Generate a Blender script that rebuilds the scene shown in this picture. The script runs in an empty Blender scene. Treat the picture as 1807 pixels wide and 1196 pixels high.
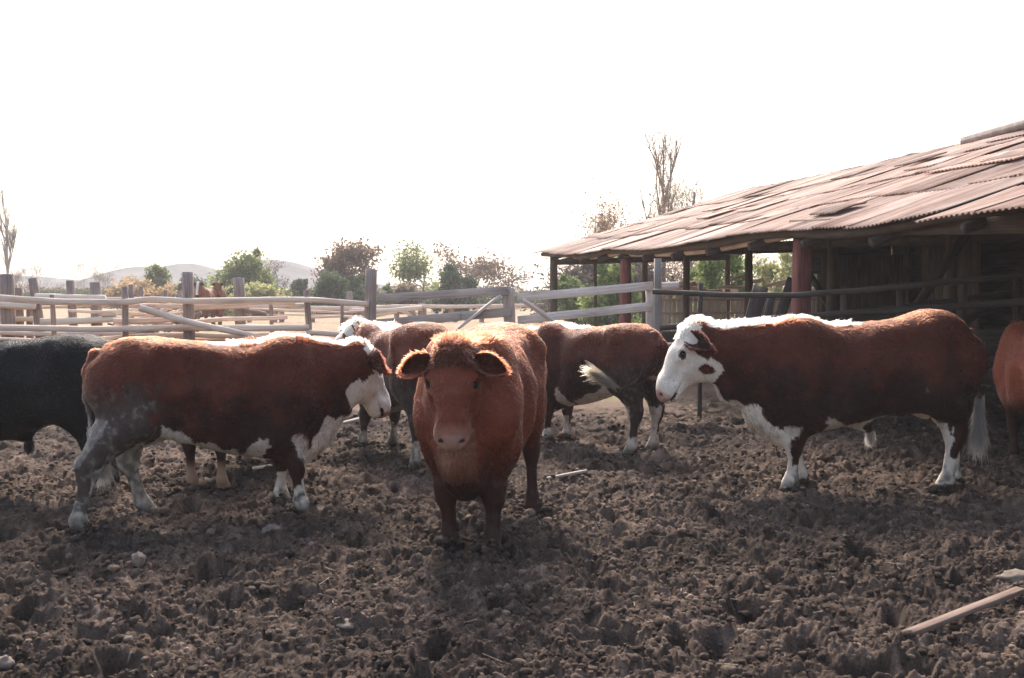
import bpy, math, random
import numpy as np
from mathutils import Vector, Matrix
R = math.radians
rng = np.random.default_rng(7)
random.seed(11)
scene = bpy.context.scene
COL = scene.collection

# ------------------------------------------------------------------ camera
CAM_H = 1.65
FPX, CU, CV, HOR = 1757.0, 903.5, 598.0, 510.0       # the photo's own pixels, used to read places off it
TILT = math.atan((CV - HOR) / FPX)
cd = bpy.data.cameras.new('camera'); cam = bpy.data.objects.new('camera', cd); COL.objects.link(cam)
cam.location = (0, 0, CAM_H); cam.rotation_euler = (math.pi/2 - TILT, 0, 0)
cd.sensor_width = 36; cd.lens = FPX/1807*36; cd.clip_start = 0.1; cd.clip_end = 5000
scene.camera = cam

# ------------------------------------------------------------------ light
SUN_AZ, SUN_EL = R(-7), R(41)                          # from +Y, to the right positive
world = bpy.data.worlds.new('World'); scene.world = world; world.use_nodes = True
wn = world.node_tree.nodes; wl = world.node_tree.links
sky = wn.new('ShaderNodeTexSky'); sky.sky_type = 'NISHITA'; sky.sun_disc = False
sky.sun_elevation = SUN_EL; sky.sun_rotation = SUN_AZ
sky.air_density = 1.0; sky.dust_density = 3.5; sky.ozone_density = 1.0
bg = wn['Background']; bg.inputs['Strength'].default_value = 0.15
wl.new(sky.outputs[0], bg.inputs['Color'])
sd = bpy.data.lights.new('sun', 'SUN'); sd.energy = 2.7; sd.angle = R(13); sd.color = (1.0, 0.90, 0.80)
sun = bpy.data.objects.new('sun', sd); COL.objects.link(sun)
sdir = Vector((math.sin(SUN_AZ)*math.cos(SUN_EL), math.cos(SUN_AZ)*math.cos(SUN_EL), math.sin(SUN_EL)))
sun.rotation_euler = (-sdir).to_track_quat('-Z', 'Y').to_euler(); sun.location = (0, 30, 40)
vs = scene.view_settings
vs.view_transform = 'Standard'; vs.look = 'None'; vs.gamma = 1; vs.exposure = 1.42
cy = scene.cycles
cy.use_denoising = True
cy.max_bounces = 8; cy.diffuse_bounces = 3; cy.glossy_bounces = 2; cy.transmission_bounces = 4
cy.volume_bounces = 1; cy.transparent_max_bounces = 12; cy.sample_clamp_indirect = 6

# ------------------------------------------------------------------ helpers
def W(u, v, Y):                                        # photo pixel -> world point at depth Y
    a, b = (u-CU)/FPX, (CV-v)/FPX
    dy = math.cos(TILT) + b*math.sin(TILT); dz = -math.sin(TILT) + b*math.cos(TILT)
    return np.array([a/dy*Y, Y, CAM_H + dz/dy*Y])

def GY(v):                                             # depth of flat ground seen at row v
    b = (CV-v)/FPX
    return -CAM_H*(math.cos(TILT) + b*math.sin(TILT))/(-math.sin(TILT) + b*math.cos(TILT))

def G(u, v): return W(u, v, GY(v))

def tag(o, label=None, cat=None, group=None, kind=None):
    if label: o['label'] = label
    if cat: o['category'] = cat
    if group: o['group'] = group
    if kind: o['kind'] = kind
    return o

def empty(name, loc=(0,0,0), rz=0, label=None, cat=None, group=None):
    o = bpy.data.objects.new(name, None); COL.objects.link(o); o.empty_display_size = .2
    o.location = loc; o.rotation_euler = (0,0,rz)
    return tag(o, label, cat, group)

def copy_tree(o, parent=None):
    c = o.copy(); COL.objects.link(c); c.parent = parent
    for ch in list(o.children): copy_tree(ch, c)
    return c

_perm = np.concatenate([rng.permutation(256)]*3).astype(np.int32)
_grad = rng.normal(size=(256,3)).astype(np.float32); _grad /= np.linalg.norm(_grad, axis=1)[:,None]

def pnoise(p):                                         # gradient noise, about -1..1
    p = np.asarray(p, np.float32)
    i = np.floor(p).astype(np.int32); f = p - i; i &= 255
    w = f*f*f*(f*(f*6-15)+10)
    out = np.zeros(len(p), np.float32)
    for dx in (0,1):
        px = _perm[(i[:,0]+dx)&255]
        wx = w[:,0] if dx else 1-w[:,0]
        for dy in (0,1):
            py = _perm[(px+i[:,1]+dy)&255]
            wy = wx*(w[:,1] if dy else 1-w[:,1])
            for dz in (0,1):
                g = _grad[_perm[(py+i[:,2]+dz)&255]]
                wz = wy*(w[:,2] if dz else 1-w[:,2])
                out += wz*(g[:,0]*(f[:,0]-dx)+g[:,1]*(f[:,1]-dy)+g[:,2]*(f[:,2]-dz))
    return out*1.6

def fbm(p, oct=3, gain=.5):
    p = np.asarray(p, np.float32); a = 1; s = 0; t = 0
    for k in range(oct):
        s = s + a*pnoise(p*(2.03**k) + 17.3*k); t += a; a *= gain
    return s/t

def sstep(a, b, x):
    t = np.clip((x-a)/(b-a), 0, 1); return t*t*(3-2*t)

def mesh_np(name, V, F, mat=None, parent=None, smooth=True, col=None, uv=None):
    """One mesh object from arrays; F is an (n,k) array or a list of such arrays."""
    me = bpy.data.meshes.new(name)
    Fs = [np.asarray(f, np.int32) for f in (F if isinstance(F, list) else [F]) if len(f)]
    nl = sum(f.size for f in Fs); nf = sum(len(f) for f in Fs)
    me.vertices.add(len(V)); me.vertices.foreach_set('co', np.asarray(V, np.float32).ravel())
    me.loops.add(nl); me.polygons.add(nf)
    me.loops.foreach_set('vertex_index', np.concatenate([f.ravel() for f in Fs]))
    st = []; tot = 0
    for f in Fs:
        st.append(tot + np.arange(len(f))*f.shape[1]); tot += f.size
    me.polygons.foreach_set('loop_start', np.concatenate(st).astype(np.int32))
    me.polygons.foreach_set('use_smooth', np.full(nf, smooth))
    me.update(calc_edges=True)
    if col is not None:
        c = np.ones((len(V),4), np.float32); c[:,:3] = col
        a = me.color_attributes.new('Col', 'FLOAT_COLOR', 'POINT'); a.data.foreach_set('color', c.ravel())
    if uv is not None:
        l = me.uv_layers.new(name='UVMap'); li = np.concatenate([f.ravel() for f in Fs])
        l.data.foreach_set('uv', np.asarray(uv, np.float32)[li].ravel())
    if mat: me.materials.append(mat)
    o = bpy.data.objects.new(name, me); COL.objects.link(o); o.parent = parent
    return o

class MB:
    """Collects tubes and boards, then becomes ONE mesh object."""
    def __init__(s): s.V=[]; s.F=[]; s.U=[]; s.n=0
    def add(s, V, F, U=None):
        s.V.append(np.asarray(V, np.float32)); s.F.append(np.asarray(F, np.int32)+s.n)
        s.U.append(np.zeros((len(V),2)) if U is None else np.asarray(U)); s.n += len(V); return s
    def tube(s, P, r, n=10, rough=.08, seed=None):
        P = np.asarray(P, float); m = len(P); r = np.broadcast_to(np.asarray(r, float), (m,))
        T = np.gradient(P, axis=0); T /= np.linalg.norm(T, axis=1)[:,None]+1e-9
        ref = np.array([0,0,1.]) if abs(T[:,2]).mean() < .8 else np.array([1.,0,0])
        A = np.cross(T, ref); A /= np.linalg.norm(A, axis=1)[:,None]+1e-9; B = np.cross(T, A)
        th = np.arange(n)/n*2*np.pi
        ln = np.concatenate([[0], np.cumsum(np.linalg.norm(np.diff(P, axis=0), axis=1))])
        off = rng.random()*50
        q = np.stack([np.repeat(ln*2.2, n)+off, np.tile(np.cos(th)*1.1, m), np.tile(np.sin(th)*1.1, m)], 1)
        rr = (np.repeat(r, n)*(1+rough*fbm(q, 2))).reshape(m, n)
        V = P[:,None]+A[:,None]*(np.cos(th)[None]*rr)[...,None]+B[:,None]*(np.sin(th)[None]*rr)[...,None]
        V = V.reshape(-1,3)
        i = np.arange(m-1)[:,None]*n; j = np.arange(n)[None]; k = (j+1)%n
        F = np.stack([i+j, i+k, i+n+k, i+n+j], -1).reshape(-1,4)
        U = np.stack([np.tile(th/6.283*r.mean()*6.283, m)+off, np.repeat(ln, n)+off], 1)
        V = np.vstack([V, P[0]-T[0]*r[0]*.12, P[-1]+T[-1]*r[-1]*.12]); U = np.vstack([U, U[0], U[-1]])
        c0, c1 = m*n, m*n+1; jj = np.arange(n)
        E0 = np.stack([np.full(n,c0), (jj+1)%n, jj, jj], 1); E1 = np.stack([np.full(n,c1), (m-1)*n+jj, (m-1)*n+(jj+1)%n, (m-1)*n+(jj+1)%n], 1)
        s.V.append(V); s.U.append(U); s.F.append(F+s.n); s.T = getattr(s,'T',[]); s.T.append(E0[:,:3]+s.n); s.T.append(E1[:,:3]+s.n); s.n += len(V)
        return s
    def pole(s, p0, p1, r0, r1=None, crook=.02, seg=9, n=10, rough=.1):
        p0, p1 = np.asarray(p0, float), np.asarray(p1, float); r1 = r0 if r1 is None else r1
        t = np.linspace(0,1,seg); L = np.linalg.norm(p1-p0)
        P = p0+(p1-p0)*t[:,None]
        if crook:
            o = rng.random(3)*90
            for ax in range(3): P[:,ax] += crook*L*.5*fbm(np.stack([t*2+o[ax], t*0, t*0+ax*7],1), 2)*np.sin(np.pi*np.clip(t*1.0,0,1))**.5
        return s.tube(P, r0+(r1-r0)*t, n, rough)
    def board(s, p0, p1, w, th, side=(0,0,1), seg=8, warp=.006):
        """Plank from p0 to p1, w across SIDE, th thick, with slightly worn edges."""
        p0, p1 = np.asarray(p0, float), np.asarray(p1, float); d = p1-p0; L = np.linalg.norm(d); d /= L
        sd_ = np.asarray(side, float); sd_ = sd_-d*(sd_@d); sd_ /= np.linalg.norm(sd_); nn = np.cross(d, sd_)
        t = np.linspace(0,1,seg); o = rng.random(3)*90
        c = .15
        prof = np.array([(-1,-1+c),(-1+c*th/w,-1),(1-c*th/w,-1),(1,-1+c),(1,1-c),(1-c*th/w,1),(-1+c*th/w,1),(-1,1-c)])
        V=[];U=[]
        wob = warp*fbm(np.stack([t*L*1.3+o[0], t*0, t*0],1),2); wob2 = warp*fbm(np.stack([t*L*1.1+o[1], t*0, t*0+3],1),2)
        ed = 1+.05*fbm(np.stack([t*L*3+o[2], t*0, t*0+9],1),2)
        per = np.array([0, .1,.9,1,1.3,1.4,2.2,2.3])*w
        for k in range(seg):
            e = p0+d*(t[k]*L)+nn*wob[k]*2+sd_*wob2[k]
            for q,(a,b) in enumerate(prof):
                V.append(e+sd_*(a*w/2*ed[k])+nn*(b*th/2)); U.append((per[q]+o[0], t[k]*L+o[1]))
        n = 8; m = seg
        i = np.arange(m-1)[:,None]*n; j = np.arange(n)[None]; kk = (j+1)%n
        F = np.stack([i+j, i+n+j, i+n+kk, i+kk], -1).reshape(-1,4)
        b0 = np.array([[0,1,2,3],[0,3,4,7],[7,4,5,6]]); b1 = b0[:,::-1]+(m-1)*n
        return s.add(V, np.vstack([F, b0, b1]), U)
    def build(s, name, mat, parent=None, smooth=True):
        Fs = [np.vstack(s.F)] if s.F else []
        if getattr(s,'T',None): Fs.append(np.vstack(s.T))
        V = np.vstack(s.V)
        return mesh_np(name, V, Fs, mat, parent, smooth, uv=np.vstack(s.U))

# ------------------------------------------------------------------ materials
def mat(name):
    m = bpy.data.materials.new(name); m.use_nodes = True
    nt = m.node_tree; return m, nt.nodes, nt.links, nt.nodes['Principled BSDF']

def ramp(n, l, src, stops):
    r = n.new('ShaderNodeValToRGB'); e = r.color_ramp.elements
    while len(e) < len(stops): e.new(.5)
    for k,(p,c) in enumerate(stops): e[k].position = p; e[k].color = (*c,1)
    l.new(src, r.inputs[0]); return r

def noise(n, l, vec, scale, detail=4, rough=.6):
    t = n.new('ShaderNodeTexNoise'); t.inputs['Scale'].default_value = scale
    t.inputs['Detail'].default_value = detail; t.inputs['Roughness'].default_value = rough
    if vec is not None: l.new(vec, t.inputs['Vector'])
    return t

def mapping(n, l, vec, sc):
    m = n.new('ShaderNodeMapping'); m.inputs['Scale'].default_value = sc; l.new(vec, m.inputs['Vector']); return m.outputs[0]

def wood(name, dark, mid, light, rough=.85):
    m, n, l, b = mat(name)
    tc = n.new('ShaderNodeTexCoord')
    g = noise(n, l, mapping(n, l, tc.outputs['UV'], (55,2.2,1)), 1.0, 5, .65)
    big = noise(n, l, mapping(n, l, tc.outputs['UV'], (3,1.3,1)), 1.0, 3)
    mx = n.new('ShaderNodeMath'); mx.operation = 'MULTIPLY_ADD'; mx.inputs[1].default_value = .6
    l.new(g.outputs[0], mx.inputs[0]); m2 = n.new('ShaderNodeMath'); m2.operation='MULTIPLY'; m2.inputs[1].default_value=.4
    l.new(big.outputs[0], m2.inputs[0]); l.new(m2.outputs[0], mx.inputs[2])
    r = ramp(n, l, mx.outputs[0], [(.33,dark),(.5,mid),(.66,light)])
    l.new(r.outputs[0], b.inputs['Base Color']); b.inputs['Roughness'].default_value = rough
    b.inputs['Specular IOR Level'].default_value = .25
    bp = n.new('ShaderNodeBump'); bp.inputs['Strength'].default_value = .5; bp.inputs['Distance'].default_value = .006
    l.new(g.outputs[0], bp.inputs['Height']); l.new(bp.outputs[0], b.inputs['Normal'])
    return m

M = {}
M['pole'] = wood('weathered_pole', (.36,.26,.20), (.66,.51,.40), (.82,.70,.57))
M['pole_pale'] = wood('pale_barked_pole', (.50,.39,.29), (.70,.58,.46), (.80,.70,.58))
M['post'] = wood('old_post', (.14,.105,.088), (.26,.20,.17), (.40,.32,.275))
M['grey_board'] = wood('grey_board', (.30,.245,.205), (.56,.475,.41), (.74,.65,.575))
M['tan_board'] = wood('tan_board', (.20,.155,.13), (.35,.285,.24), (.50,.42,.36))
M['old_plank'] = wood('old_brown_plank', (.09,.06,.045), (.17,.115,.09), (.26,.19,.15))
M['gate_grey'] = wood('grey_gate_post', (.14,.12,.10), (.25,.215,.185), (.36,.315,.28))
M['bare_bark'] = wood('pale_bare_bark', (.15,.115,.09), (.26,.20,.16), (.36,.29,.24))
M['red_post'] = wood('faded_red_post', (.10,.035,.03), (.19,.065,.055), (.29,.14,.12))
M['dark_wood'] = wood('dark_shed_wood', (.03,.023,.019), (.065,.052,.043), (.12,.098,.083))
M['brown_beam'] = wood('brown_beam', (.05,.035,.025), (.10,.075,.055), (.17,.13,.10))
# ------------------------------------------------------------------ ground
def worley(x, y, cell, seed, jit=.9):
    """Nearest feature point: distance (in cells) and that point's random number."""
    gx, gy = x/cell, y/cell
    ix, iy = np.floor(gx).astype(np.int64), np.floor(gy).astype(np.int64)
    best = np.full(x.shape, 9., np.float32); rnd = np.zeros(x.shape, np.float32)
    for dx in (-1,0,1):
        for dy in (-1,0,1):
            cx, cy_ = ix+dx, iy+dy
            h = (cx*73856093) ^ (cy_*19349663) ^ (seed*83492791)
            h = (h ^ (h>>13))*1274126177 & 0x7fffffff
            h ^= h>>11
            fx = cx+.5+((h&1023)/1023.-.5)*jit; fy = cy_+.5+(((h>>10)&1023)/1023.-.5)*jit
            d = np.sqrt((gx-fx)**2+(gy-fy)**2).astype(np.float32)
            k = d < best
            best = np.where(k, d, best); rnd = np.where(k, ((h>>20)&255)/255., rnd)
    return best, rnd

def pen_mask(x, y):
    """1 on the trampled dung of the pen, 0 on the dry field beyond the fence."""
    n = .9*fbm(np.stack([x*.35, y*.35, x*0],1), 2)
    edge = np.where(x < -1.6, 13.1+.10*(x+1.6), np.where(x < 2.0, 13.2-.2*(x+1.6)*.3, 40+0*x))
    edge = np.where(x >= 2.0, np.where(x < 6-.18*y+1.5, 15.0, 60.), edge)
    return 1-sstep(-.3, 1.4, y-edge+n)

def ground_h(x, y, fine=True):
    x = np.asarray(x, np.float64); y = np.asarray(y, np.float64)
    z0 = np.zeros_like(x)
    P = np.stack([x, y, z0], 1)
    m = pen_mask(x, y)
    r = np.hypot(x, y)
    amp = m*(1-.55*sstep(9, 16, r)) + .12*(1-m)
    wx = x+.05*fbm(P*5+3, 2)+.016*fbm(P*17+3, 2); wy = y+.05*fbm(P*5+40, 2)+.016*fbm(P*17+40, 2)
    h = .065*fbm(P*1.1, 3) + .085*fbm(P*3.1+9, 3)
    ux = x+.20*fbm(P*2.6+60, 2); uy = y+.20*fbm(P*2.6+90, 2)
    d, q = worley(ux*1.2, uy, .40, 5)                      # hoof holes
    pit = np.where(q > .30, 1-sstep(.06, .34, d), 0)
    rim = np.where(q > .30, np.exp(-((d-.38)/.12)**2), 0)
    h += -.115*pit*(.4+q) + .028*rim
    if fine:
        sx = x+.022*fbm(P*11+3, 2)+.006*fbm(P*43+3, 2); sy = y+.022*fbm(P*11+40, 2)+.006*fbm(P*43+40, 2)
        gate = sstep(-.40,.25,fbm(P*1.7+14,2))
        c_, s_ = math.cos(.6), math.sin(.6)
        d, q = worley(sx*c_-sy*s_*1.2, sx*s_+sy*c_, .080, 21)                 # torn lumps
        h += .042*np.sqrt(np.clip(1-(d/.70)**2, 0, 1))*(.05+q*q)*(.4+.6*gate)
        d, q = worley(sx+.3*h, sy*1.1, .046, 33)
        h += .034*np.sqrt(np.clip(1-(d/.66)**2, 0, 1))*(.1+q)*(.45+.55*gate)
        d, q = worley(sx, sy, .026, 47)
        h += .021*np.sqrt(np.clip(1-(d/.68)**2, 0, 1))*(.1+q)*(1-.7*sstep(7, 12, r))
        h += .012*(1-np.abs(pnoise(P*19+5))) + .007*fbm(P*45, 2)
    h -= .03
    far = sstep(60, 500, y)
    return h*amp*(1-.8*sstep(30,200,r)) - .3*far

def ground_col(x, y, h):
    P = np.stack([x, y, x*0], 1)
    m = pen_mask(x, y)[:,None]
    a = .5+.5*fbm(P*1.0+5, 3); b = .5+.5*fbm(P*13+8, 2); c = .5+.5*fbm(P*4+80, 3)
    mud = np.array([.020,.0165,.0142])+np.array([.122,.083,.060])*(a*.4+b*.6)[:,None]
    dry = np.array([.26,.19,.15])
    k = (sstep(.50,.80,c)*sstep(.40,.75,b))[:,None]*.75
    mud = mud*(1-k)+dry*k
    d, q = worley(x+.02*fbm(P*11+3,2), y+.02*fbm(P*11+40,2), .055, 133); q2 = worley(x, y, .13, 77)[1]
    mud = mud*(.45+.75*q+.45*q2)[:,None]
    mud = mud*(.72+.55*sstep(-.45,.4,fbm(P*.75+120,3)))[:,None]
    d, q = worley(x, y, .05, 71)
    fl = ((q > .978)&(d < .22))[:,None]                # chaff and straw flecks
    mud = np.where(fl, np.array([.26,.20,.15]), mud)
    field = np.array([.29,.21,.14])*(.75+.5*b[:,None])
    dirt = np.array([.17,.115,.085])*(.8+.4*a[:,None])
    g = (sstep(26, 46, y+8*fbm(P*.15, 2)))[:,None]
    fld = dirt*(1-g)+field*g
    green = np.array([.22,.25,.10]); kk = (sstep(.58,.72,.5+.5*fbm(P*.22+31, 2)))[:,None]*.55
    fld = fld*(1-kk)+green*kk
    hl = sstep(350, 420, y)[:,None]
    fld = fld*(1-hl)+np.array([.16,.16,.13])*hl
    return mud*m+fld*(1-m)

def build_ground():
    rs = [2.2]
    while rs[-1] < 1000:
        r = rs[-1]
        rs.append(r*(1.0021 if r < 8 else 1.0026 if r < 14 else 1.006 if r < 30 else 1.03))
    rs = np.array(rs); nth = 1150
    th = np.linspace(R(-40), R(40), nth)
    rr, tt = np.meshgrid(rs, th, indexing='ij')
    x = (rr*np.sin(tt)).ravel(); y = (rr*np.cos(tt)).ravel()
    z = ground_h(x, y); col = ground_col(x, y, z)
    V = np.stack([x,y,z],1)
    i = np.arange(len(rs)-1)[:,None]*nth; j = np.arange(nth-1)[None]
    F = np.stack([i+j+nth, i+j+nth+1, i+j+1, i+j], -1).reshape(-1,4)[:, ::-1]
    # the rest of the sheet, beside and behind the camera
    g = np.array([-1000,-300,-90,-30,-12,-6,-2,2,6,12,30,90,300,1000.]); X,Y = np.meshgrid(g,g,indexing='ij')
    ng = len(g); V2 = np.stack([X.ravel(), Y.ravel(), np.full(ng*ng, -.16)-.4*sstep(60,500,Y.ravel())],1)
    i = np.arange(ng-1)[:,None]*ng; j = np.arange(ng-1)[None]
    F2 = np.stack([i+j, i+ng+j, i+ng+j+1, i+j+1], -1).reshape(-1,4)+len(V)
    col2 = ground_col(V2[:,0]+.01, V2[:,1], None)
    m, n, l, b = mat('trampled_soil')
    at = n.new('ShaderNodeAttribute'); at.attribute_name = 'Col'
    tc = n.new('ShaderNodeTexCoord')
    ns = noise(n, l, tc.outputs['Object'], 75, 6, .75)
    mx = n.new('ShaderNodeMix'); mx.data_type='RGBA'; mx.blend_type='MULTIPLY'; mx.inputs[0].default_value=1
    rp = ramp(n, l, ns.outputs[0], [(.3,(.45,.45,.46)),(.7,(1.6,1.55,1.5))])
    l.new(at.outputs['Color'], mx.inputs[6]); l.new(rp.outputs[0], mx.inputs[7]); l.new(mx.outputs[2], b.inputs['Base Color'])
    b.inputs['Roughness'].default_value = .9; b.inputs['Specular IOR Level'].default_value = .12
    bp = n.new('ShaderNodeBump'); bp.inputs['Strength'].default_value=.9; bp.inputs['Distance'].default_value=.02
    l.new(ns.outputs[0], bp.inputs['Height']); l.new(bp.outputs[0], b.inputs['Normal'])
    M['soil'] = m
    o = mesh_np('ground', np.vstack([V,V2]), np.vstack([F,F2]), m, col=np.vstack([col,col2]))
    tag(o, kind='structure')

def ico(sub):
    import bmesh
    bm = bmesh.new(); bmesh.ops.create_icosphere(bm, subdivisions=sub, radius=1)
    V = np.array([v.co[:] for v in bm.verts]); F = np.array([[v.index for v in f.verts] for f in bm.faces]); bm.free()
    return V, F

def build_clods(N=60000):
    V0, F0 = ico(2)
    kinds = []
    for k in range(10):
        o = rng.random(3)*50
        kinds.append(V0*(1+.75*fbm(V0*1.7+o, 3))[:,None]*np.array([1,.85+.3*rng.random(),.62+.2*rng.random()]))
    th = rng.uniform(R(-38), R(38), N); r = 2.6*np.exp(rng.random(N)**.85*np.log(13/2.6))
    x, y = r*np.sin(th), r*np.cos(th)
    dens = .5+.5*fbm(np.stack([x*1.6,y*1.6,x*0],1), 3)
    k = (rng.random(N) < sstep(.2,.75,dens)) & (pen_mask(x,y) > .6); x, y, r = x[k], y[k], r[k]; N = len(x)
    if FEET:                                           # soil pushed up round the hooves
        FX = np.repeat(np.array(FEET), 70, 0); a = rng.uniform(0,6.283,len(FX)); q = np.abs(rng.normal(size=len(FX)))*.05+.055
        x = np.concatenate([x, FX[:,0]+np.cos(a)*q]); y = np.concatenate([y, FX[:,1]+np.sin(a)*q]); r = np.hypot(x,y); N = len(x)
    s = .0045*np.exp(np.abs(rng.normal(size=N))*.62)*(1+.05*r); s = np.clip(s, .004, .030)
    z = ground_h(x, y)+s*.25
    if FEET: z[-len(FX):] += np.clip(.05-.35*(q-.055),0,.05)*rng.random(len(FX)); s[-len(FX):] *= 1.5
    col = ground_col(x, y, z)*rng.uniform(.6,1.75,(N,1))
    a = rng.uniform(0, 6.283, N); ty = rng.integers(0, 10, N)
    base = np.array(kinds)[ty]*s[:,None,None]
    c, sn = np.cos(a)[:,None], np.sin(a)[:,None]
    VX = base[...,0]*c-base[...,1]*sn+x[:,None]; VY = base[...,0]*sn+base[...,1]*c+y[:,None]; VZ = base[...,2]+z[:,None]
    V = np.stack([VX,VY,VZ],-1).reshape(-1,3)
    F = (F0[None]+(np.arange(N)*len(V0))[:,None,None]).reshape(-1,3)
    o = mesh_np('soil_clods', V, F, M['soil'], col=np.repeat(col, len(V0), 0))
    tag(o, 'loose dark crumbs of trampled dung over the pen', 'soil', kind='stuff')

build_ground()
FEET = []
# ------------------------------------------------------------------ cattle: one implicit surface per animal
class Field:
    """Signed distance samples on a grid, blended smoothly primitive by primitive."""
    def __init__(s, lo, hi, vox):
        s.lo = np.array(lo, np.float32); s.vox = vox
        s.n = np.ceil((np.array(hi)-s.lo)/vox).astype(int)+1
        s.D = np.full(s.n, 1.0, np.float32)
        s.ax = [s.lo[a]+np.arange(s.n[a], dtype=np.float32)*vox for a in range(3)]
    def sub(s, lo, hi, mrg):
        a = np.clip(np.floor((np.array(lo)-mrg-s.lo)/s.vox).astype(int), 0, s.n)
        b = np.clip(np.ceil((np.array(hi)+mrg-s.lo)/s.vox).astype(int)+1, 0, s.n)
        sl = tuple(slice(a[k], b[k]) for k in range(3))
        g = np.meshgrid(*[s.ax[k][sl[k]] for k in range(3)], indexing='ij')
        return sl, g
    def blend(s, sl, d, k, op='add'):
        A = s.D[sl]
        if op == 'add':
            h = np.maximum(k-np.abs(A-d), 0)/k; s.D[sl] = np.minimum(A, d)-h*h*k*.25
        else:
            d = -d; h = np.maximum(k-np.abs(A-d), 0)/k; s.D[sl] = np.maximum(A, d)+h*h*k*.25
    def cone(s, a, b, ra, rb, side=(0,1,0), k=.05, op='add'):
        """Elliptic cone: radii (across SIDE, across the other way) at each end."""
        a, b = np.array(a, float), np.array(b, float)
        ra = np.array(ra if np.ndim(ra) else (ra,ra), float); rb = np.array(rb if np.ndim(rb) else (rb,rb), float)
        d = b-a; L = np.linalg.norm(d)+1e-6; d = d/L
        sd_ = np.array(side, float); sd_ -= d*(sd_@d)
        if np.linalg.norm(sd_) < 1e-3: sd_ = np.array([1.,0,0])-d*d[0]
        sd_ /= np.linalg.norm(sd_); w = np.cross(d, sd_)
        mr = max(ra.max(), rb.max())
        sl, (X,Y,Z) = s.sub(np.minimum(a,b), np.maximum(a,b), mr+k+.03)
        if X.size == 0: return
        X = X-a[0]; Y = Y-a[1]; Z = Z-a[2]
        t = X*d[0]+Y*d[1]+Z*d[2]; tc = np.clip(t/L, 0, 1)
        u = X*sd_[0]+Y*sd_[1]+Z*sd_[2]; v = X*w[0]+Y*w[1]+Z*w[2]; q = t-tc*L
        ru = ra[0]+(rb[0]-ra[0])*tc; rv = ra[1]+(rb[1]-ra[1])*tc; rm = np.minimum(ru, rv)
        dd = (np.sqrt((u/ru)**2+(v/rv)**2+(q/np.sqrt(ru*rv))**2)-1)*rm
        s.blend(sl, dd.astype(np.float32), k, op)
    def chain(s, P, Rd, side=(0,1,0), k=.05):
        for i in range(len(P)-1): s.cone(P[i], P[i+1], Rd[i], Rd[i+1], side, k)
    def barrel(s, st, k=.06):
        """Trunk: stations x, top, bottom, half width, height of the widest point, squareness."""
        st = np.array(st, float); xs = st[:,0]
        xx = np.linspace(xs[0], xs[-1], 220)
        cols = []
        for c in range(1, 6):
            m = np.gradient(st[:,c], xs)               # cubic through the stations
            i = np.clip(np.searchsorted(xs, xx)-1, 0, len(xs)-2); h = xs[i+1]-xs[i]; t = (xx-xs[i])/h
            cols.append((2*t**3-3*t**2+1)*st[i,c]+(t**3-2*t**2+t)*h*m[i]+(-2*t**3+3*t**2)*st[i+1,c]+(t**3-t**2)*h*m[i+1])
        sl, (X,Y,Z) = s.sub((xs[0], -st[:,3].max(), st[:,2].min()), (xs[-1], st[:,3].max(), st[:,1].max()), .1)
        x1 = s.ax[0][sl[0]]; xc = np.clip(x1, xs[0], xs[-1])
        top, bot, hw, zc, ex = [np.interp(xc, xx, c).astype(np.float32)[:,None,None] for c in cols]
        q = np.abs(x1-xc)[:,None,None]
        hz = np.where(Z > zc, top-zc, zc-bot)
        e = np.where(Z > zc, ex, np.interp(x1, [.30,.62], [2.15,1.5]).astype(np.float32)[:,None,None])
        r = (np.abs(Y/hw)**e+np.abs((Z-zc)/hz)**e)**(1/e)
        dd = (r-1)*np.minimum(hw, hz); dd = np.where(q > 0, np.maximum(dd, 0)+q*1.0, dd)
        s.blend(sl, dd.astype(np.float32), k)
    def surface(s):
        """Naive surface nets."""
        D = s.D; I = D < 0
        nx, ny, nz = D.shape
        cnt = np.zeros((nx-1,ny-1,nz-1), np.int8)
        for a in (0,1):
            for b in (0,1):
                for c in (0,1): cnt += I[a:nx-1+a, b:ny-1+b, c:nz-1+c]
        act = (cnt > 0)&(cnt < 8); idx = np.full(act.shape, -1, np.int64)
        ci = np.argwhere(act); idx[act] = np.arange(len(ci))
        acc = np.zeros((len(ci),3)); num = np.zeros(len(ci))
        cor = [(a,b,c) for a in (0,1) for b in (0,1) for c in (0,1)]
        for p in cor:
            for ax in range(3):
                if p[ax]: continue
                q = list(p); q[ax] = 1
                va = D[ci[:,0]+p[0], ci[:,1]+p[1], ci[:,2]+p[2]]; vb = D[ci[:,0]+q[0], ci[:,1]+q[1], ci[:,2]+q[2]]
                k = (va < 0) != (vb < 0); t = np.where(k, va/(va-vb+1e-12), 0)
                pt = np.array(p, float)[None].repeat(len(ci), 0); pt[:,ax] += t
                acc[k] += pt[k]; num += k
        V = s.lo+(ci+acc/num[:,None])*s.vox
        F = []
        for ax in range(3):
            o1, o2 = [(1,2),(2,0),(0,1)][ax]
            A = I[tuple(slice(0,-1) if k==ax else slice(None) for k in range(3))]; B = I[tuple(slice(1,None) if k==ax else slice(None) for k in range(3))]
            e = np.argwhere(A != B); e = e[(e[:,o1]>0)&(e[:,o2]>0)&(e[:,o1]<D.shape[o1]-1)&(e[:,o2]<D.shape[o2]-1)]
            ins = A[e[:,0],e[:,1],e[:,2]]
            q = []
            for da, db in ((-1,-1),(0,-1),(0,0),(-1,0)):
                f = e.copy(); f[:,o1] += da; f[:,o2] += db; q.append(idx[f[:,0],f[:,1],f[:,2]])
            q = np.stack(q, 1); q[~ins] = q[~ins][:,::-1]; F.append(q)
        F = np.vstack(F); F = F[(F >= 0).all(1)]
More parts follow.
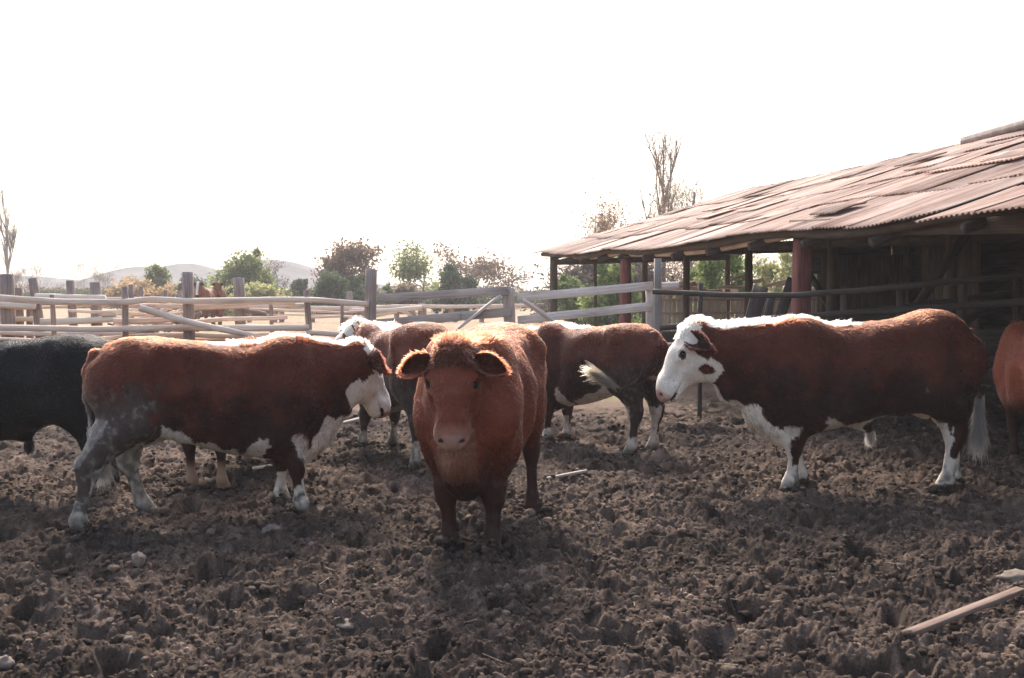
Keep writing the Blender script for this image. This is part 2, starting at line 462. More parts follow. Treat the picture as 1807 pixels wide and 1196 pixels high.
        # keep only the largest piece's worth of smoothing: two relaxing passes
        for _ in range(3):
            S = np.zeros_like(V); C = np.zeros(len(V))
            for a, b in ((0,1),(1,2),(2,3),(3,0)):
                np.add.at(S, F[:,a], V[F[:,b]]); np.add.at(S, F[:,b], V[F[:,a]])
                np.add.at(C, F[:,a], 1); np.add.at(C, F[:,b], 1)
            V = V*.5+S/np.maximum(C,1)[:,None]*.5
        return V, F

def vnormals(V, F):
    n = np.cross(V[F[:,2]]-V[F[:,0]], V[F[:,3]]-V[F[:,1]]); N = np.zeros_like(V)
    for k in range(4): np.add.at(N, F[:,k], n)
    return N/(np.linalg.norm(N, axis=1)[:,None]+1e-12)

def head_frame(pol, yaw, pitch, roll=0):
    ax = np.array([math.cos(pitch)*math.cos(yaw), math.cos(pitch)*math.sin(yaw), -math.sin(pitch)])
    lf = np.array([-math.sin(yaw), math.cos(yaw), 0]); up = np.cross(ax, lf)
    c, s_ = math.cos(roll), math.sin(roll)
    lf, up = lf*c+up*s_, up*c-lf*s_
    return np.array(pol, float), np.stack([ax, lf, up], 0)          # rows: along the face, to its left, out of the forehead

def cow_material():
    m, n, l, b = mat('cattle_hide')
    at = n.new('ShaderNodeAttribute'); at.attribute_name = 'Col'
    l.new(at.outputs['Color'], b.inputs['Base Color']); b.inputs['Roughness'].default_value = .7
    b.inputs['Specular IOR Level'].default_value = .15
    M['hide'] = m
    m, n, l, b = mat('cattle_hair'); n.remove(b)
    at = n.new('ShaderNodeAttribute'); at.attribute_name = 'Col'
    h = n.new('ShaderNodeBsdfHairPrincipled'); h.model = 'CHIANG'; h.parametrization = 'COLOR'
    l.new(at.outputs['Color'], h.inputs['Color']); h.inputs['Roughness'].default_value = .45
    h.inputs['Radial Roughness'].default_value = .6; h.inputs['Coat'].default_value = 0; h.inputs['IOR'].default_value = 1.24
    l.new(h.outputs[0], n['Material Output'].inputs['Surface'])
    M['hair'] = m
    m, n, l, b = mat('cattle_eye'); b.inputs['Base Color'].default_value = (.008,.006,.005,1); b.inputs['Roughness'].default_value = .22; b.inputs['Specular IOR Level'].default_value = .3
    M['eye'] = m
cow_material()

RED = np.array([.080,.0185,.0085]); WHITE = np.array([.66,.59,.50]); BLACK = np.array([.003,.0031,.0036])
MUDC = np.array([.050,.042,.035]); PINK = np.array([.42,.24,.19])

BARREL = [(-.84,1.16,.95,.10,1.05,2.2), (-.80,1.255,.86,.19,1.05,2.3), (-.68,1.345,.82,.265,1.05,2.6), (-.50,1.365,.76,.300,1.05,2.7),
          (-.25,1.338,.60,.325,.99,2.5), (.02,1.312,.495,.355,.89,2.35), (.27,1.292,.440,.345,.87,2.2), (.47,1.278,.405,.300,.90,2.1),
          (.64,1.235,.41,.245,.88,2.1), (.76,1.15,.47,.185,.82,2.1), (.83,1.00,.58,.11,.79,2.1)]

def make_cow(name, loc, yaw, feet, head, label, coat, scale=1.0, tail=None, hair=60000, vox=.012, hs=1.22, girth=1.0, poll_tuft=1.0,
             ear_droop=0.0, sheath=False, cat='cow', group='cattle in the pen', hairr=.0019, seed=1, neck_drop=0.0, hump=0.0, deep=0.0, ear=1.0, hl=.84, hw=1.0, arm=1.0, splay=.6):
    """feet: world (x, y) of front-left, front-right, hind-left, hind-right hoof; head: (poll in body space, yaw, pitch, roll)."""
    rg = np.random.default_rng(seed)
    root = empty(name, (loc[0], loc[1], -.02), yaw, label, cat, group); root.scale = (scale,)*3
    c, s_ = math.cos(yaw), math.sin(yaw)
    def loc2(p):
        dx, dy = p[0]-loc[0], p[1]-loc[1]; return ((dx*c+dy*s_)/scale, (-dx*s_+dy*c)/scale)
    FL, FR, HL, HR = [loc2(p) for p in feet]
    HO, HM = head_frame(*head)
    HD = np.array([hl, hw, 1.0])
    FEET.extend([tuple(p[:2]) for p in feet] if cat == 'cow' else [])
    def hp(x, y, z): return HO+(np.array([x,y,z])*HD*hs)@HM
    lo = np.array([-1.1,-.62,-.06]); hi = np.array([.95,.62,1.5])
    ext = np.array([hp(x,y,z) for x in (-.16,.6) for y in (-.36,.36) for z in (-.28,.2)])
    allp = [ext.min(0), ext.max(0)] + [np.array([f[0]+d, f[1]+d, 0]) for f in (FL,FR,HL,HR) for d in (-.16,.16)]
    if tail is None: tail = [(-.83,0,1.23),(-.895,0,1.14),(-.91,0,.95),(-.905,0,.72),(-.90,.01,.52)]
    tail = [np.array(p, float) for p in tail]
    allp += [p+d for p in tail for d in (-.06,.06)]
    lo = np.minimum(lo, np.min(allp, 0)-.02); hi = np.maximum(hi, np.max(allp, 0)+.02)
    f = Field(lo, hi, vox)
    B = [(a,t+hump*math.exp(-((a+.55)/.2)**2),b-deep*math.exp(-((a-.1)/.5)**2),w*girth,z,e) for a,t,b,w,z,e in BARREL]
    f.barrel(B)
    # hip bones, spine, shoulders
    for sgn in (1,-1):
        f.cone((-.44,sgn*.22*girth,1.245),(-.50,sgn*.262*girth,1.205), .068, .058, k=.07)
        f.cone((-.80,sgn*.10,1.14),(-.78,sgn*.13,1.02), .075, .11, k=.09)
        f.cone((.46,sgn*.17,1.20),(.60,sgn*.215*girth,.86), (.10,.17), (.105,.13), (0,1,0), k=.12)
        # hollows: before the hip bone, behind the shoulder, at the neck's root, the fold of the flank, the thigh's groove
        gy = girth
        f.cone((-.16,sgn*.405*gy,1.17),(-.32,sgn*.395*gy,1.13), .115, .125, k=.13, op='cut')
        f.cone((.28,sgn*.435*gy,1.12),(.25,sgn*.435*gy,.72), .125, .13, k=.09, op='cut')
        f.cone((.76,sgn*.285*gy,1.20),(.74,sgn*.315*gy,.84), .105, .110, k=.09, op='cut')
        f.cone((-.20,sgn*.43*gy,.80),(-.28,sgn*.40*gy,.66), .13, .13, k=.12, op='cut')
        f.cone((-.64,sgn*.365*gy,1.06),(-.62,sgn*.335*gy,.84), .095, .095, k=.10, op='cut')
    # neck
    jn = hp(.0,0,-.10); wz = np.array([.55,0,.995]); md = (wz+jn)*.5+np.array([0,0,-.02-neck_drop])
    f.cone(wz, md, (.20,.285), (.155,.22), k=.16); f.cone(md, jn, (.155,.225), (.125,.155), k=.12)
    dl0 = np.array([.74,0,.66]); dl1 = (dl0+hp(.12,0,-.18))*.5+np.array([0.02,0,-.015]); dl2 = hp(.10,0,-.17)
    f.cone(dl0, dl1, (.072,.12), (.044,.085), k=.12); f.cone(dl1, dl2, (.044,.085), (.05,.06), k=.10)
    f.cone((.74,0,.60),(.60,0,.45), (.085,.10), (.10,.08), k=.10)
    # hind legs
    for (fx,fy), sgn in ((HL,1),(HR,-1)):
        hx = -.66+(fx+.60)*.62; hy = sgn*.17*girth+(fy-sgn*.17)*.70
        st = np.array([-.455+(fx+.60)*.18, sgn*.205*girth, .795]); hk = np.array([hx-.035, hy, .475])
        f.cone((-.57,sgn*.165*girth,1.06), st, (.125,.235), (.105,.128), k=.11)
        f.cone((-.735,sgn*.135*girth,1.02), (-.64+(fx+.6)*.2,sgn*.18,.74), (.105,.135), (.088,.108), k=.10)
        f.cone(st+np.array([-.075,0,.0]), hk+np.array([.012,0,.02]), (.092,.128), (.047,.066), k=.09)
        f.cone((-.69+(fx+.6)*.25,sgn*.175,.68), hk+np.array([-.022,0,.03]), (.085,.10), (.038,.044), k=.06)
        f.cone(hk, hk+np.array([-.012,0,-.05]), (.052,.074), (.049,.064), k=.05)
        ft = np.array([fx-.045, fy, .125])
        f.cone(hk+np.array([.005,0,-.03]), ft, (.039,.051), (.038,.045), k=.05)
        f.cone(ft, (fx+.0,fy,.055), (.052,.058), (.053,.060), k=.03)
        for q in (-1,1): f.cone((fx,fy+q*.027,.045),(fx+.055,fy+q*.027,.018), (.037,.050), (.030,.034), k=.012)
    # front legs
    for (fx,fy), sgn in ((FL,1),(FR,-1)):
        el = np.array([.43, sgn*.185*girth, .66]); kn = np.array([.45+(fx-.45)*.55+.015, sgn*.16+(fy-sgn*.16)*splay, .385])
        f.cone((.50,sgn*.19*girth,.90), el, (.105,.165), (.088*arm,.135), k=.11)
        f.cone(el, kn+np.array([0,0,.05]), (.082*arm,.120), (.049*arm,.056*arm), k=.08)
        f.cone((.63,sgn*.215*girth,.86),(.52,sgn*.205*girth,.70), (.075,.085), (.065,.08), k=.07)
        f.cone(kn+np.array([0,0,.03]), kn+np.array([.004,0,-.035]), np.array((.059,.067))*arm, np.array((.053,.059))*arm, k=.04)
        ft = np.array([fx-.02, fy, .115])
        f.cone(kn, ft, np.array((.037,.043))*arm, np.array((.037,.041))*arm, k=.045)
        f.cone(ft, (fx+.015,fy,.05), (.051,.056), (.052,.058), k=.03)
        for q in (-1,1): f.cone((fx+.015,fy+q*.027,.045),(fx+.065,fy+q*.027,.018), (.037,.050), (.030,.034), k=.012)
    if sheath: f.cone((.0,0,.54),(-.08,0,.475), (.045,.05), (.022,.03), k=.10)
    f.cone((-.42,.0,.66),(-.50,0,.62), (.08,.06), (.06,.05), k=.08)
    for sgn in (1,-1): f.cone((-.34,sgn*.20,.76),(-.26,sgn*.15,.66), (.03,.08), (.03,.05), k=.10)
    # tail
    for i in range(len(tail)-1):
        r0 = max(.016, .046-.011*i); r1 = max(.014, .046-.011*(i+1)); f.cone(tail[i], tail[i+1], r0, r1, k=.04)
    # head
    h = hs
    def hc(a, b, ra, rb, k=.05, op='add', side=None):
        f.cone(hp(*a), hp(*b), np.array(ra)*h*np.array([hw,1]) if np.ndim(ra) else ra*h, np.array(rb)*h*np.array([hw,1]) if np.ndim(rb) else rb*h, HM[1] if side is None else side, k*h, op)
    hc((-.01,0,-.045),(.16,0,-.035), (.100,.085), (.106,.080), .06)
    hc((.14,0,-.03),(.40,0,-.045), (.090,.078), (.058,.062), .06)
    hc((.18,0,.020),(.38,0,.0), (.040,.028), (.034,.02), .05)
    hc((.05,0,-.150),(.17,0,-.145), (.078,.092), (.072,.092), .06)
    hc((.15,0,-.140),(.37,0,-.088), (.066,.086), (.052,.050), .06)
    hc((.39,0,-.045),(.455,0,-.050), (.081,.066), (.080,.060), .04)
    hc((.36,0,-.105),(.455,0,-.112), (.050,.036), (.054,.030), .02)
    hc((-.045,0,.000),(.00,0,.01), (.075,.055), (.07,.055), .05)
    for sgn in (1,-1):
        hc((.085,sgn*.080,-.006),(.136,sgn*.096,.006), (.032,.030), (.028,.024), .03)
        hc((.20,sgn*.076,-.014),(.172,sgn*.102,-.022), .022, .015, .02)
        hc((.24,sgn*.062,-.020),(.34,sgn*.046,-.012), .022, .018, .03)
        hc((.26,sgn*.098,-.028),(.36,sgn*.084,-.03), .022, .018, .04, 'cut')      # brow
        hc((.14,sgn*.075,-.10),(.24,sgn*.068,-.085), (.034,.045), (.03,.03), .05)             # cheek
        hc((.155,sgn*.105,.004),(.167,sgn*.105,.002), .020, .020, .014, 'cut')               # eye socket
        hc((.512,sgn*.040,-.026),(.482,sgn*.066,-.006), .014, .010, .010, 'cut')               # nostril
    # lip line
    hc((.53,0,-.094),(.36,0,-.088), (.12,.007), (.12,.003), .010, 'cut')
    V, F = f.surface()
    # ears, cupped, in the same mesh
    EV=[];EF=[];ne=0; earid=[]
    for sgn in (1,-1):
        b0 = np.array([.035,sgn*.092,-.045]); out = np.array([.02, sgn*1.0, -.10-ear_droop]); out /= np.linalg.norm(out)
        wid = np.array([1.,0,0])-out*out[0]; wid /= np.linalg.norm(wid); dep = np.cross(out, wid)*sgn
        nu, nv = 15, 13; P=[]
        for side in (1,-1):
            for i in range(nu):
                t = i/(nu-1); Lh = .215*ear*t; hw = .088*ear*(math.sin(math.pi*min(1,.17+.83*t)**.85)**.75)*(1 if t < .97 else .6)+.004
                for j in range(nv):
                    v = -1+2*j/(nv-1); curl = (.060*(1-t)**.6+.024)*(v*v)*1.0
                    th = .009*(1-abs(v)**3)*(1-.5*t)*side
                    P.append(b0+out*Lh+wid*(hw*v*(1-.25*(1-t)))+dep*(-curl*1.0+th+.02*t*t)*1.0-np.array([0,0,.03])*t*t)
        P = np.array(P); idg = lambda sd_,i,j: sd_*nu*nv+i*nv+j
        for i in range(nu-1):
            for j in range(nv-1):
                a = [idg(0,i,j),idg(0,i,j+1),idg(0,i+1,j+1),idg(0,i+1,j)]; bq = [idg(1,i,j),idg(1,i+1,j),idg(1,i+1,j+1),idg(1,i,j+1)]
                EF += [[q+ne for q in a],[q+ne for q in bq]]
        for j in range(nv-1): EF.append([q+ne for q in (idg(0,nu-1,j),idg(0,nu-1,j+1),idg(1,nu-1,j+1),idg(1,nu-1,j))])
        for i in range(nu-1):
            for j in (0,nv-1): EF.append([q+ne for q in (idg(0,i,j),idg(0,i+1,j),idg(1,i+1,j),idg(1,i,j))])
        # dep points to the back of the head; the first sheet is the inside when it faces along the face
        earid.append((len(V)+ne, len(V)+ne+nu*nv*2)); EV.append(HO+((P-b0)*hs+b0*HD*hs)@HM); ne += nu*nv*2
    nb = len(V)
    V = np.vstack([V]+EV); F = np.vstack([F, np.array(EF)+nb])
    N = vnormals(V, F)
    o = rg.random(3)*60
    lowf = fbm(V*np.array([5,5,4])+o, 3)                # muscle and folds
    V = V+N*((lowf*.012*sstep(.35,.7,V[:,2]))*(np.arange(len(V)) < nb))[:,None]
    N = vnormals(V, F)
    Hc = ((V-HO)@HM.T)/hs/HD
    isear = np.arange(len(V)) >= nb
    inner = np.zeros(len(V), bool)
    for a_, b_ in earid: inner[a_+(b_-a_)//2:b_] = True
    hd = dict(x=Hc[:,0], y=Hc[:,1], z=Hc[:,2])
    inhead = ((Hc[:,0] > -.09)&(Hc[:,0] < .6)&(np.abs(Hc[:,1]) < .16-.05*sstep(.15,.4,Hc[:,0]))&(Hc[:,2] > -.12-.15*sstep(.0,.12,Hc[:,0])+.11*sstep(.25,.4,Hc[:,0]))&(Hc[:,2] < .14)&(V[:,0] > .35)) | isear
    n1 = fbm(V*7+o, 3); n2 = fbm(V*22+o, 2); n3 = fbm(V*3.0+o+9, 2)
    col = coat(V, N, inhead, Hc, isear, n1, n2, n3)
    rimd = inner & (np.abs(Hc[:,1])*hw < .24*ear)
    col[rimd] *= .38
    # nose pad, eye rims, hooves
    nose = inhead & ~isear & (Hc[:,0] > .478+.012*n2) & (Hc[:,2] > -.088) & (np.abs(Hc[:,1]) < .066)
    lip = inhead & ~isear & (Hc[:,0] > .47)
    mo = inhead&~isear&(Hc[:,0] > .43)&(np.abs(Hc[:,2]+.093) < .009)
    if hasattr(coat, 'nose'): col[nose] = coat.nose; col[lip & ~nose] = col[lip & ~nose]*.5+np.array(coat.nose)*.5
    col[mo] = np.array([.02,.014,.012])
    for sgn in (1,-1):
        e = (np.linalg.norm(Hc-np.array([.160,sgn*.092,-.008]), axis=1) < .029)&~isear; col[e] = np.array([.03,.02,.018])
        e = (np.linalg.norm(Hc-np.array([.499,sgn*.050,-.018]), axis=1) < .016)&~isear; col[e] = np.array([.03,.018,.015])
    hoof = (V[:,2] < .045); col[hoof] = np.array([.035,.026,.021])
    col = np.clip(col*(1+.10*n2[:,None]), .004, .95)
    body = mesh_np('body', V, F, M['hide'], root, col=col)
    for sgn in (1,-1):
        e = bpy.data.objects.new('eye', eye_mesh()); COL.objects.link(e); e.parent = root
        e.location = hp(.160, sgn*.0835, -.016); e.scale = (.0255*hs,)*3
    if not hair: return root
    # ---------------------------------------------------------------- coat
    T = np.vstack([F[:,[0,1,2]], F[:,[0,2,3]]])
    ar = np.linalg.norm(np.cross(V[T[:,1]]-V[T[:,0]], V[T[:,2]]-V[T[:,0]]), axis=1)*.5
    wgt = ar*np.where(inhead[T[:,0]], 2.2, 1.0)
    tone = V[T[:,0]]
    ti = rg.choice(len(T), hair, p=wgt/wgt.sum())
    r1 = np.sqrt(rg.random(hair)); r2 = rg.random(hair); ba = np.stack([1-r1, r1*(1-r2), r1*r2], 1)
    def lerp(A): return (A[T[ti]]*ba[...,None]).sum(1)
    P = lerp(V); P0 = P; Nn = lerp(N); Nn /= np.linalg.norm(Nn, axis=1)[:,None]+1e-9; C = lerp(col)*(1+.50*fbm(P0*5+o,3)+.45*fbm(P0*np.array([20,20,11])+o,2)+.30*pnoise(P0*np.array([48,48,26])+o))[:,None]
    hh = lerp(Hc); inh = inhead[T[ti,0]]; ear = isear[T[ti,0]]
    flow = np.tile(np.array([-.75,0,-.55]), (hair,1))
    legm = sstep(.68,.5,P[:,2])[:,None]; flow = flow*(1-legm)+np.array([-.1,0,-1.])*legm
    tuft0 = (inh&~ear&(hh[:,0] < .07)&(hh[:,2] > -.06)).astype(float)
    fh = np.stack([np.where(hh[:,0] > -.05, .9, -.6), np.sign(hh[:,1])*.35, np.full(hair,-.1)],1)@HM
    flow = np.where(inh[:,None], fh, flow)
    fe = np.stack([np.full(hair,.0), np.sign(hh[:,1])*1.0, np.full(hair,-.1)],1)@HM
    flow = np.where(ear[:,None], fe, flow)
    cl = np.stack([fbm(P*9+o+k*31, 2) for k in range(3)], 1)
    cl2 = np.stack([pnoise(P*38+o+k*13) for k in range(3)], 1)
    flow = flow+cl*.8+cl2*.45+rg.normal(size=(hair,3))*.16+tuft0[:,None]*rg.normal(size=(hair,3))*.5
    flow -= Nn*(flow*Nn).sum(1)[:,None]; flow /= np.linalg.norm(flow, axis=1)[:,None]+1e-9
    ln = .022+.008*fbm(P*4+o, 2)
    ln = np.where(P[:,2] < .5, .011, ln); ln = np.where(inh, .014, ln); ln = np.where(ear, .034, ln)
    crest = ((P[:,2] > 1.24)&(P[:,0] > .1)&(np.abs(P[:,1]) < .11)&~inh) | ((P[:,0] > .55)&(Nn[:,2] > .75)&~inh); ln = np.where(crest, .030, ln)
    tuft = inh&~ear&(hh[:,0] < .07)&(hh[:,2] > -.06)&(np.abs(hh[:,1]) < .085); ln = np.where(tuft, .055*poll_tuft, ln)
    chest = (P[:,0] > .5)&(P[:,2] < .78)&(P[:,2] > .45)&~inh; ln = np.where(chest, .034, ln)
    noz = inh&~ear&(hh[:,0] > .47); keep = ~(noz & (rg.random(hair) < .93))
    for sgn in (1,-1): keep &= np.linalg.norm(hh-np.array([.160,sgn*.092,-.008]), axis=1) > .029
    keep &= ~((P[:,2] < .05))
    ln = ln*rg.uniform(.65,1.25,hair)
    lift = np.where(tuft, .75, np.where(crest, .9, np.where(ear, .4, .22)))
    lift = lift*np.clip(1+.9*cl[:,0]+.7*cl2[:,0], .1, 2.4)
    # tail switch
    tt = tail[-1]; td = tail[-1]-tail[-2]; td /= np.linalg.norm(td)
    ns = int(hair*.022); k0 = rg.random(ns)**1.3
    sp = tail[-2]*k0[:,None]+tt*(1-k0[:,None])+rg.normal(size=(ns,3))*.012
    sdv = td+rg.normal(size=(ns,3))*.07+(sp-tt)*0; sdv /= np.linalg.norm(sdv, axis=1)[:,None]
    swc = np.tile(np.array(getattr(coat,'switch',C.mean(0))), (ns,1))*rg.uniform(.7,1.15,(ns,1))
    P, Nn, C, flow, ln, lift = P[keep], Nn[keep], C[keep], flow[keep], ln[keep], lift[keep]
    if sheath:
        n5 = 500; sp5 = np.array([-.085,0,.46])+rg.normal(size=(n5,3))*.012; d5 = np.array([-.1,0,-1.])+rg.normal(size=(n5,3))*.18
        d5 /= np.linalg.norm(d5,axis=1)[:,None]
        sp = np.vstack([sp,sp5]); sdv = np.vstack([sdv,d5]); swc = np.vstack([swc, np.tile(np.array(getattr(coat,'switch',WHITE))*.9,(n5,1))]); ns += n5
    t = np.array([0,.33,.67,1.])[None,:,None]
    L = ln[:,None,None]
    H = P[:,None]-Nn[:,None]*.002+L*(flow[:,None]*(t**1.15)*.93+Nn[:,None]*(lift[:,None,None]*(t*1.15-.35*t*t)))
    sl_ = np.concatenate([rg.uniform(.12,.27,ns-(500 if sheath else 0)), rg.uniform(.04,.085,500) if sheath else []])[:,None,None]
    gr = np.array([0,0,-.25])
    bendv = rg.normal(size=(ns,1,3))*.12
    H2 = sp[:,None]+sl_*(sdv[:,None]*t+(gr+bendv)*t*t)
    H = np.vstack([H,H2]); Cc = np.vstack([C*(rg.uniform(.45,1.6,(len(C),1))), swc]); n = len(H)
    cu = bpy.data.hair_curves.new('coat'); cu.add_curves([4]*n)
    cu.attributes['position'].data.foreach_set('vector', H.astype(np.float32).ravel())
    ra = cu.attributes.new('radius', 'FLOAT', 'POINT')
    rad = np.tile(np.array([1,.9,.65,.2], np.float32)*hairr, (n,1)); rad[len(C):] *= 1.3
    ra.data.foreach_set('value', rad.ravel())
    ca = cu.attributes.new('Col', 'FLOAT_COLOR', 'CURVE'); c4 = np.ones((n,4), np.float32); c4[:,:3] = np.clip(Cc,.003,.95)
    ca.data.foreach_set('color', c4.ravel())
    cu.materials.append(M['hair'])
    co = bpy.data.objects.new('coat', cu); COL.objects.link(co); co.parent = root
    return root

def eye_mesh():
    me = bpy.data.meshes.get('eyeball')
    if me: return me
    V, F = ico(3); o = mesh_np('eyeball', V, F, M['eye']); me = o.data; bpy.data.objects.remove(o); me.name = 'eyeball'; return me
# ------------------------------------------------------------------ the herd
def mixc(c, k, d): k = np.clip(k,0,1)[:,None]; return c*(1-k)+np.asarray(d)*k

def red_coat(hereford=1.0, tone=1.0, mud_rear=0.0, mud_legs=.5, crest=(.15,.60), crest_w=.10, eye_patch=0.0, white_legs=(1,1,1,1), belly=0.0, flank=.72, rear_white=False,
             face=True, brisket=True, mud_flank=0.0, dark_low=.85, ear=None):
    base = RED*tone
    def coat(V, N, inh, H, isear, n1, n2, n3):
        x, y, z = V.T
        c = np.tile(base, (len(V),1))*(1+.35*n3[:,None])
        c = mixc(c, sstep(1.14,.72,z+.26*n1)*dark_low, np.array([.015,.0068,.0050]))  # lower flanks darkened: dirty dark hair, with the body's shade painted in
        c = mixc(c, sstep(.08,.50,n3+.35*n1)*.55*(z < 1.22), base*.38)               # uneven dark blotches below the back
        c = mixc(c, sstep(-.1,.6,n1)*.25, base*1.7)
        leg = sstep(.66,.48,z)
        c = mixc(c, leg*.5, base*.45)
        if hereford:
            cr = (np.abs(y+.03*n1) < crest_w*(1+.6*n1)) & (x+.12*n1 > crest[0]) & (N[:,2] > -.1) & (z > 1.05) & (x < 1.2) & ~inh
            cr |= (np.abs(y) < crest_w*.9) & (x > .55) & (N[:,2] > .35) & ~inh & (z > .95)
            c[cr] = WHITE
            # blotch behind the elbow, fold of the flank, strip along the belly
            e1 = n1+.35*n2; bot = np.interp(x, [-.5,-.25,.02,.27,.47], [.76,.60,.495,.44,.405])
            el = np.hypot((x-.25-.25*(z-.55)), (z-.50)*.75) < .085+.06*e1; c[el & (z < .64+.06*e1)] = WHITE*.85
            fl = (np.abs(x+.36+.30*(z-.60)) < .045+.05*e1)&(z < flank+.06*e1)&(z > .45); c[fl] = WHITE*.75
            if belly: c[(z < bot+belly+.05*e1)&(x < .12+.1*e1)&(x > -.42)] = WHITE*.8
            c = mixc(c, ((N[:,2] < -.6)&(np.abs(y) < .11+.05*n1)&(x < .3)).astype(float), WHITE*.8)
            if brisket:
                b = (x > .56+.05*n1)&(N[:,0] > -.05)&(np.abs(y) < .14+.06*n1)&(z < .72+.10*n1)&~inh
                b |= (x > .58)&(z >= .68)&(np.abs(y) < .045+.05*e1)&(N[:,2] < -.12)&~inh
                b |= (x > .50)&(z < .60+.06*n1)&(np.abs(y) < .10)&(z > .37)&~inh
                c[b] = WHITE
            for k, (fr, lf) in enumerate(((1,1),(1,0),(0,1),(0,0))):
                w = white_legs[k]
                if not w: continue
                at = ((x > 0) == bool(fr)) & ((y > 0) == bool(lf)) & ~inh
                sy = y*(1 if lf else -1)
                m = at & (z < w*(.24 if fr else .30)+.12*n1)                       # sock
                fx_ = N[:,0]+.7*n1+.2*n2
                m |= at & (z < w*(.62 if fr else .76)+.08*n1) & (fx_ > (.35 if fr else .35)) & (np.abs(N[:,2]) < .8)   # blaze down the front
                if not fr: up_ = m&(z > .56); c[up_] = c[up_]*.35+MUDC*2.6*.65; m &= ~up_
                m |= at & (z < w*.66+.1*n1) & (N[:,1]*(1 if lf else -1) < -.45)    # inside
                if fr: m &= ~((np.abs(z-.36-.04*n1) < .07)&(fx_ < .75))
                c[m] = WHITE*.92
            if rear_white: c[(N[:,0] < -.4)&(z < .82+.08*n1)&(z > .5)&(x < -.5)] = WHITE*.75
        if inh.any():
            hx, hy, hz = H.T
            c[inh] = base*(.9+.25*n1[inh])[:,None]
            if face:
                w = inh & ~isear & ((hx > .02+.04*n1) | ((hz > -.02)&(hx > -.08))) & ~((hx < .12+.03*n1)&(np.abs(hy) > .06)&(hz < -.05))
                w |= inh & ~isear & (hz < -.15+.03*n1) & (hx > .08)
                c[w] = WHITE*(1+.05*n1[w])[:,None]
                if eye_patch:
                    for s in (1,-1):
                        e = inh & (np.linalg.norm((H-np.array([.170,s*.09,-.012]))*np.array([.8,1,1]), axis=1) < eye_patch*1.25*(1+.5*n1)); c[e] = base*.7
                        e = inh & (np.linalg.norm((H-np.array([.17,s*.10,-.175]))*np.array([.8,.5,.6]), axis=1) < .030*(1+.9*n1)); c[e] = base*.8
            c[isear] = (base*.8 if ear is None else ear)
        wht = (c[:,0] > .35)&~isear
        c = np.where(wht[:,None], c*(1-np.clip(.10+.5*(n2*.6+n1*.5+.1),0,.45)*np.where(inh,.35,1))[:,None]*np.array([1,.985,.95]), c)
        if mud_rear:
            k = sstep(.10,-.12,x+.47+.22*n1)*sstep(1.08,.90,z+.12*n1)*(.70+.5*n2)*mud_rear
            c = mixc(c, k, MUDC*1.25); c = mixc(c, k*sstep(.15,.45,n2+.3*n1), MUDC*2.8)
        if mud_flank: c = mixc(c, sstep(.95,.7,z+.12*n1)*(.6+.6*n2)*mud_flank*(~inh), MUDC*1.1)
        k = sstep(.02,.5,n1+.35*n2+(.28-z)*1.1)*sstep(.60,.42,z)*mud_legs*1.3
        c = mixc(c, k*(~inh)*sstep(-.45,.25,n2+.5*n1), MUDC*1.3)
        c = mixc(c, sstep(.13,.05,z+.03*n1)*.8, MUDC)
        return c
    coat.nose = PINK; coat.switch = WHITE*.5
    return coat

def mid(*p): return np.mean([np.asarray(q)[:2] for q in p], axis=0)

def stand(FL, FR, HL, HR, back=.075, side=0.0):
    """Body place and heading from four hoof points on the ground."""
    f, h = mid(FL,FR), mid(HL,HR); d = f-h; yaw = math.atan2(d[1], d[0]); u = d/np.linalg.norm(d)
    c = (f+h)/2+u*back+np.array([-u[1],u[0]])*side
    return c, yaw, [tuple(p[:2]) for p in (FL,FR,HL,HR)]

HAIR = globals().get('HAIR', 1.0)
def nh(n): return int(n*HAIR)

# red bull calf with a white face, on the left, seen from behind its right side
fl, fr, hl, hr = G(500,890), G(535,905), G(262,908), G(150,945)
c, yaw, ft = stand(fl, fr, hl, hr)
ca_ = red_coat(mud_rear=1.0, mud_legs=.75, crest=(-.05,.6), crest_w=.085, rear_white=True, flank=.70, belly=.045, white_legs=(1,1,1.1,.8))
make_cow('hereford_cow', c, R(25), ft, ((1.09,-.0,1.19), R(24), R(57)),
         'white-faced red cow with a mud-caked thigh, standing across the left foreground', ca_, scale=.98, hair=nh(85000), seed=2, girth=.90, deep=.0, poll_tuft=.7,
         tail=[(-.83,0,1.24),(-.875,-.03,1.13),(-.885,-.05,.95),(-.86,-.07,.76),(-.84,-.08,.64)])

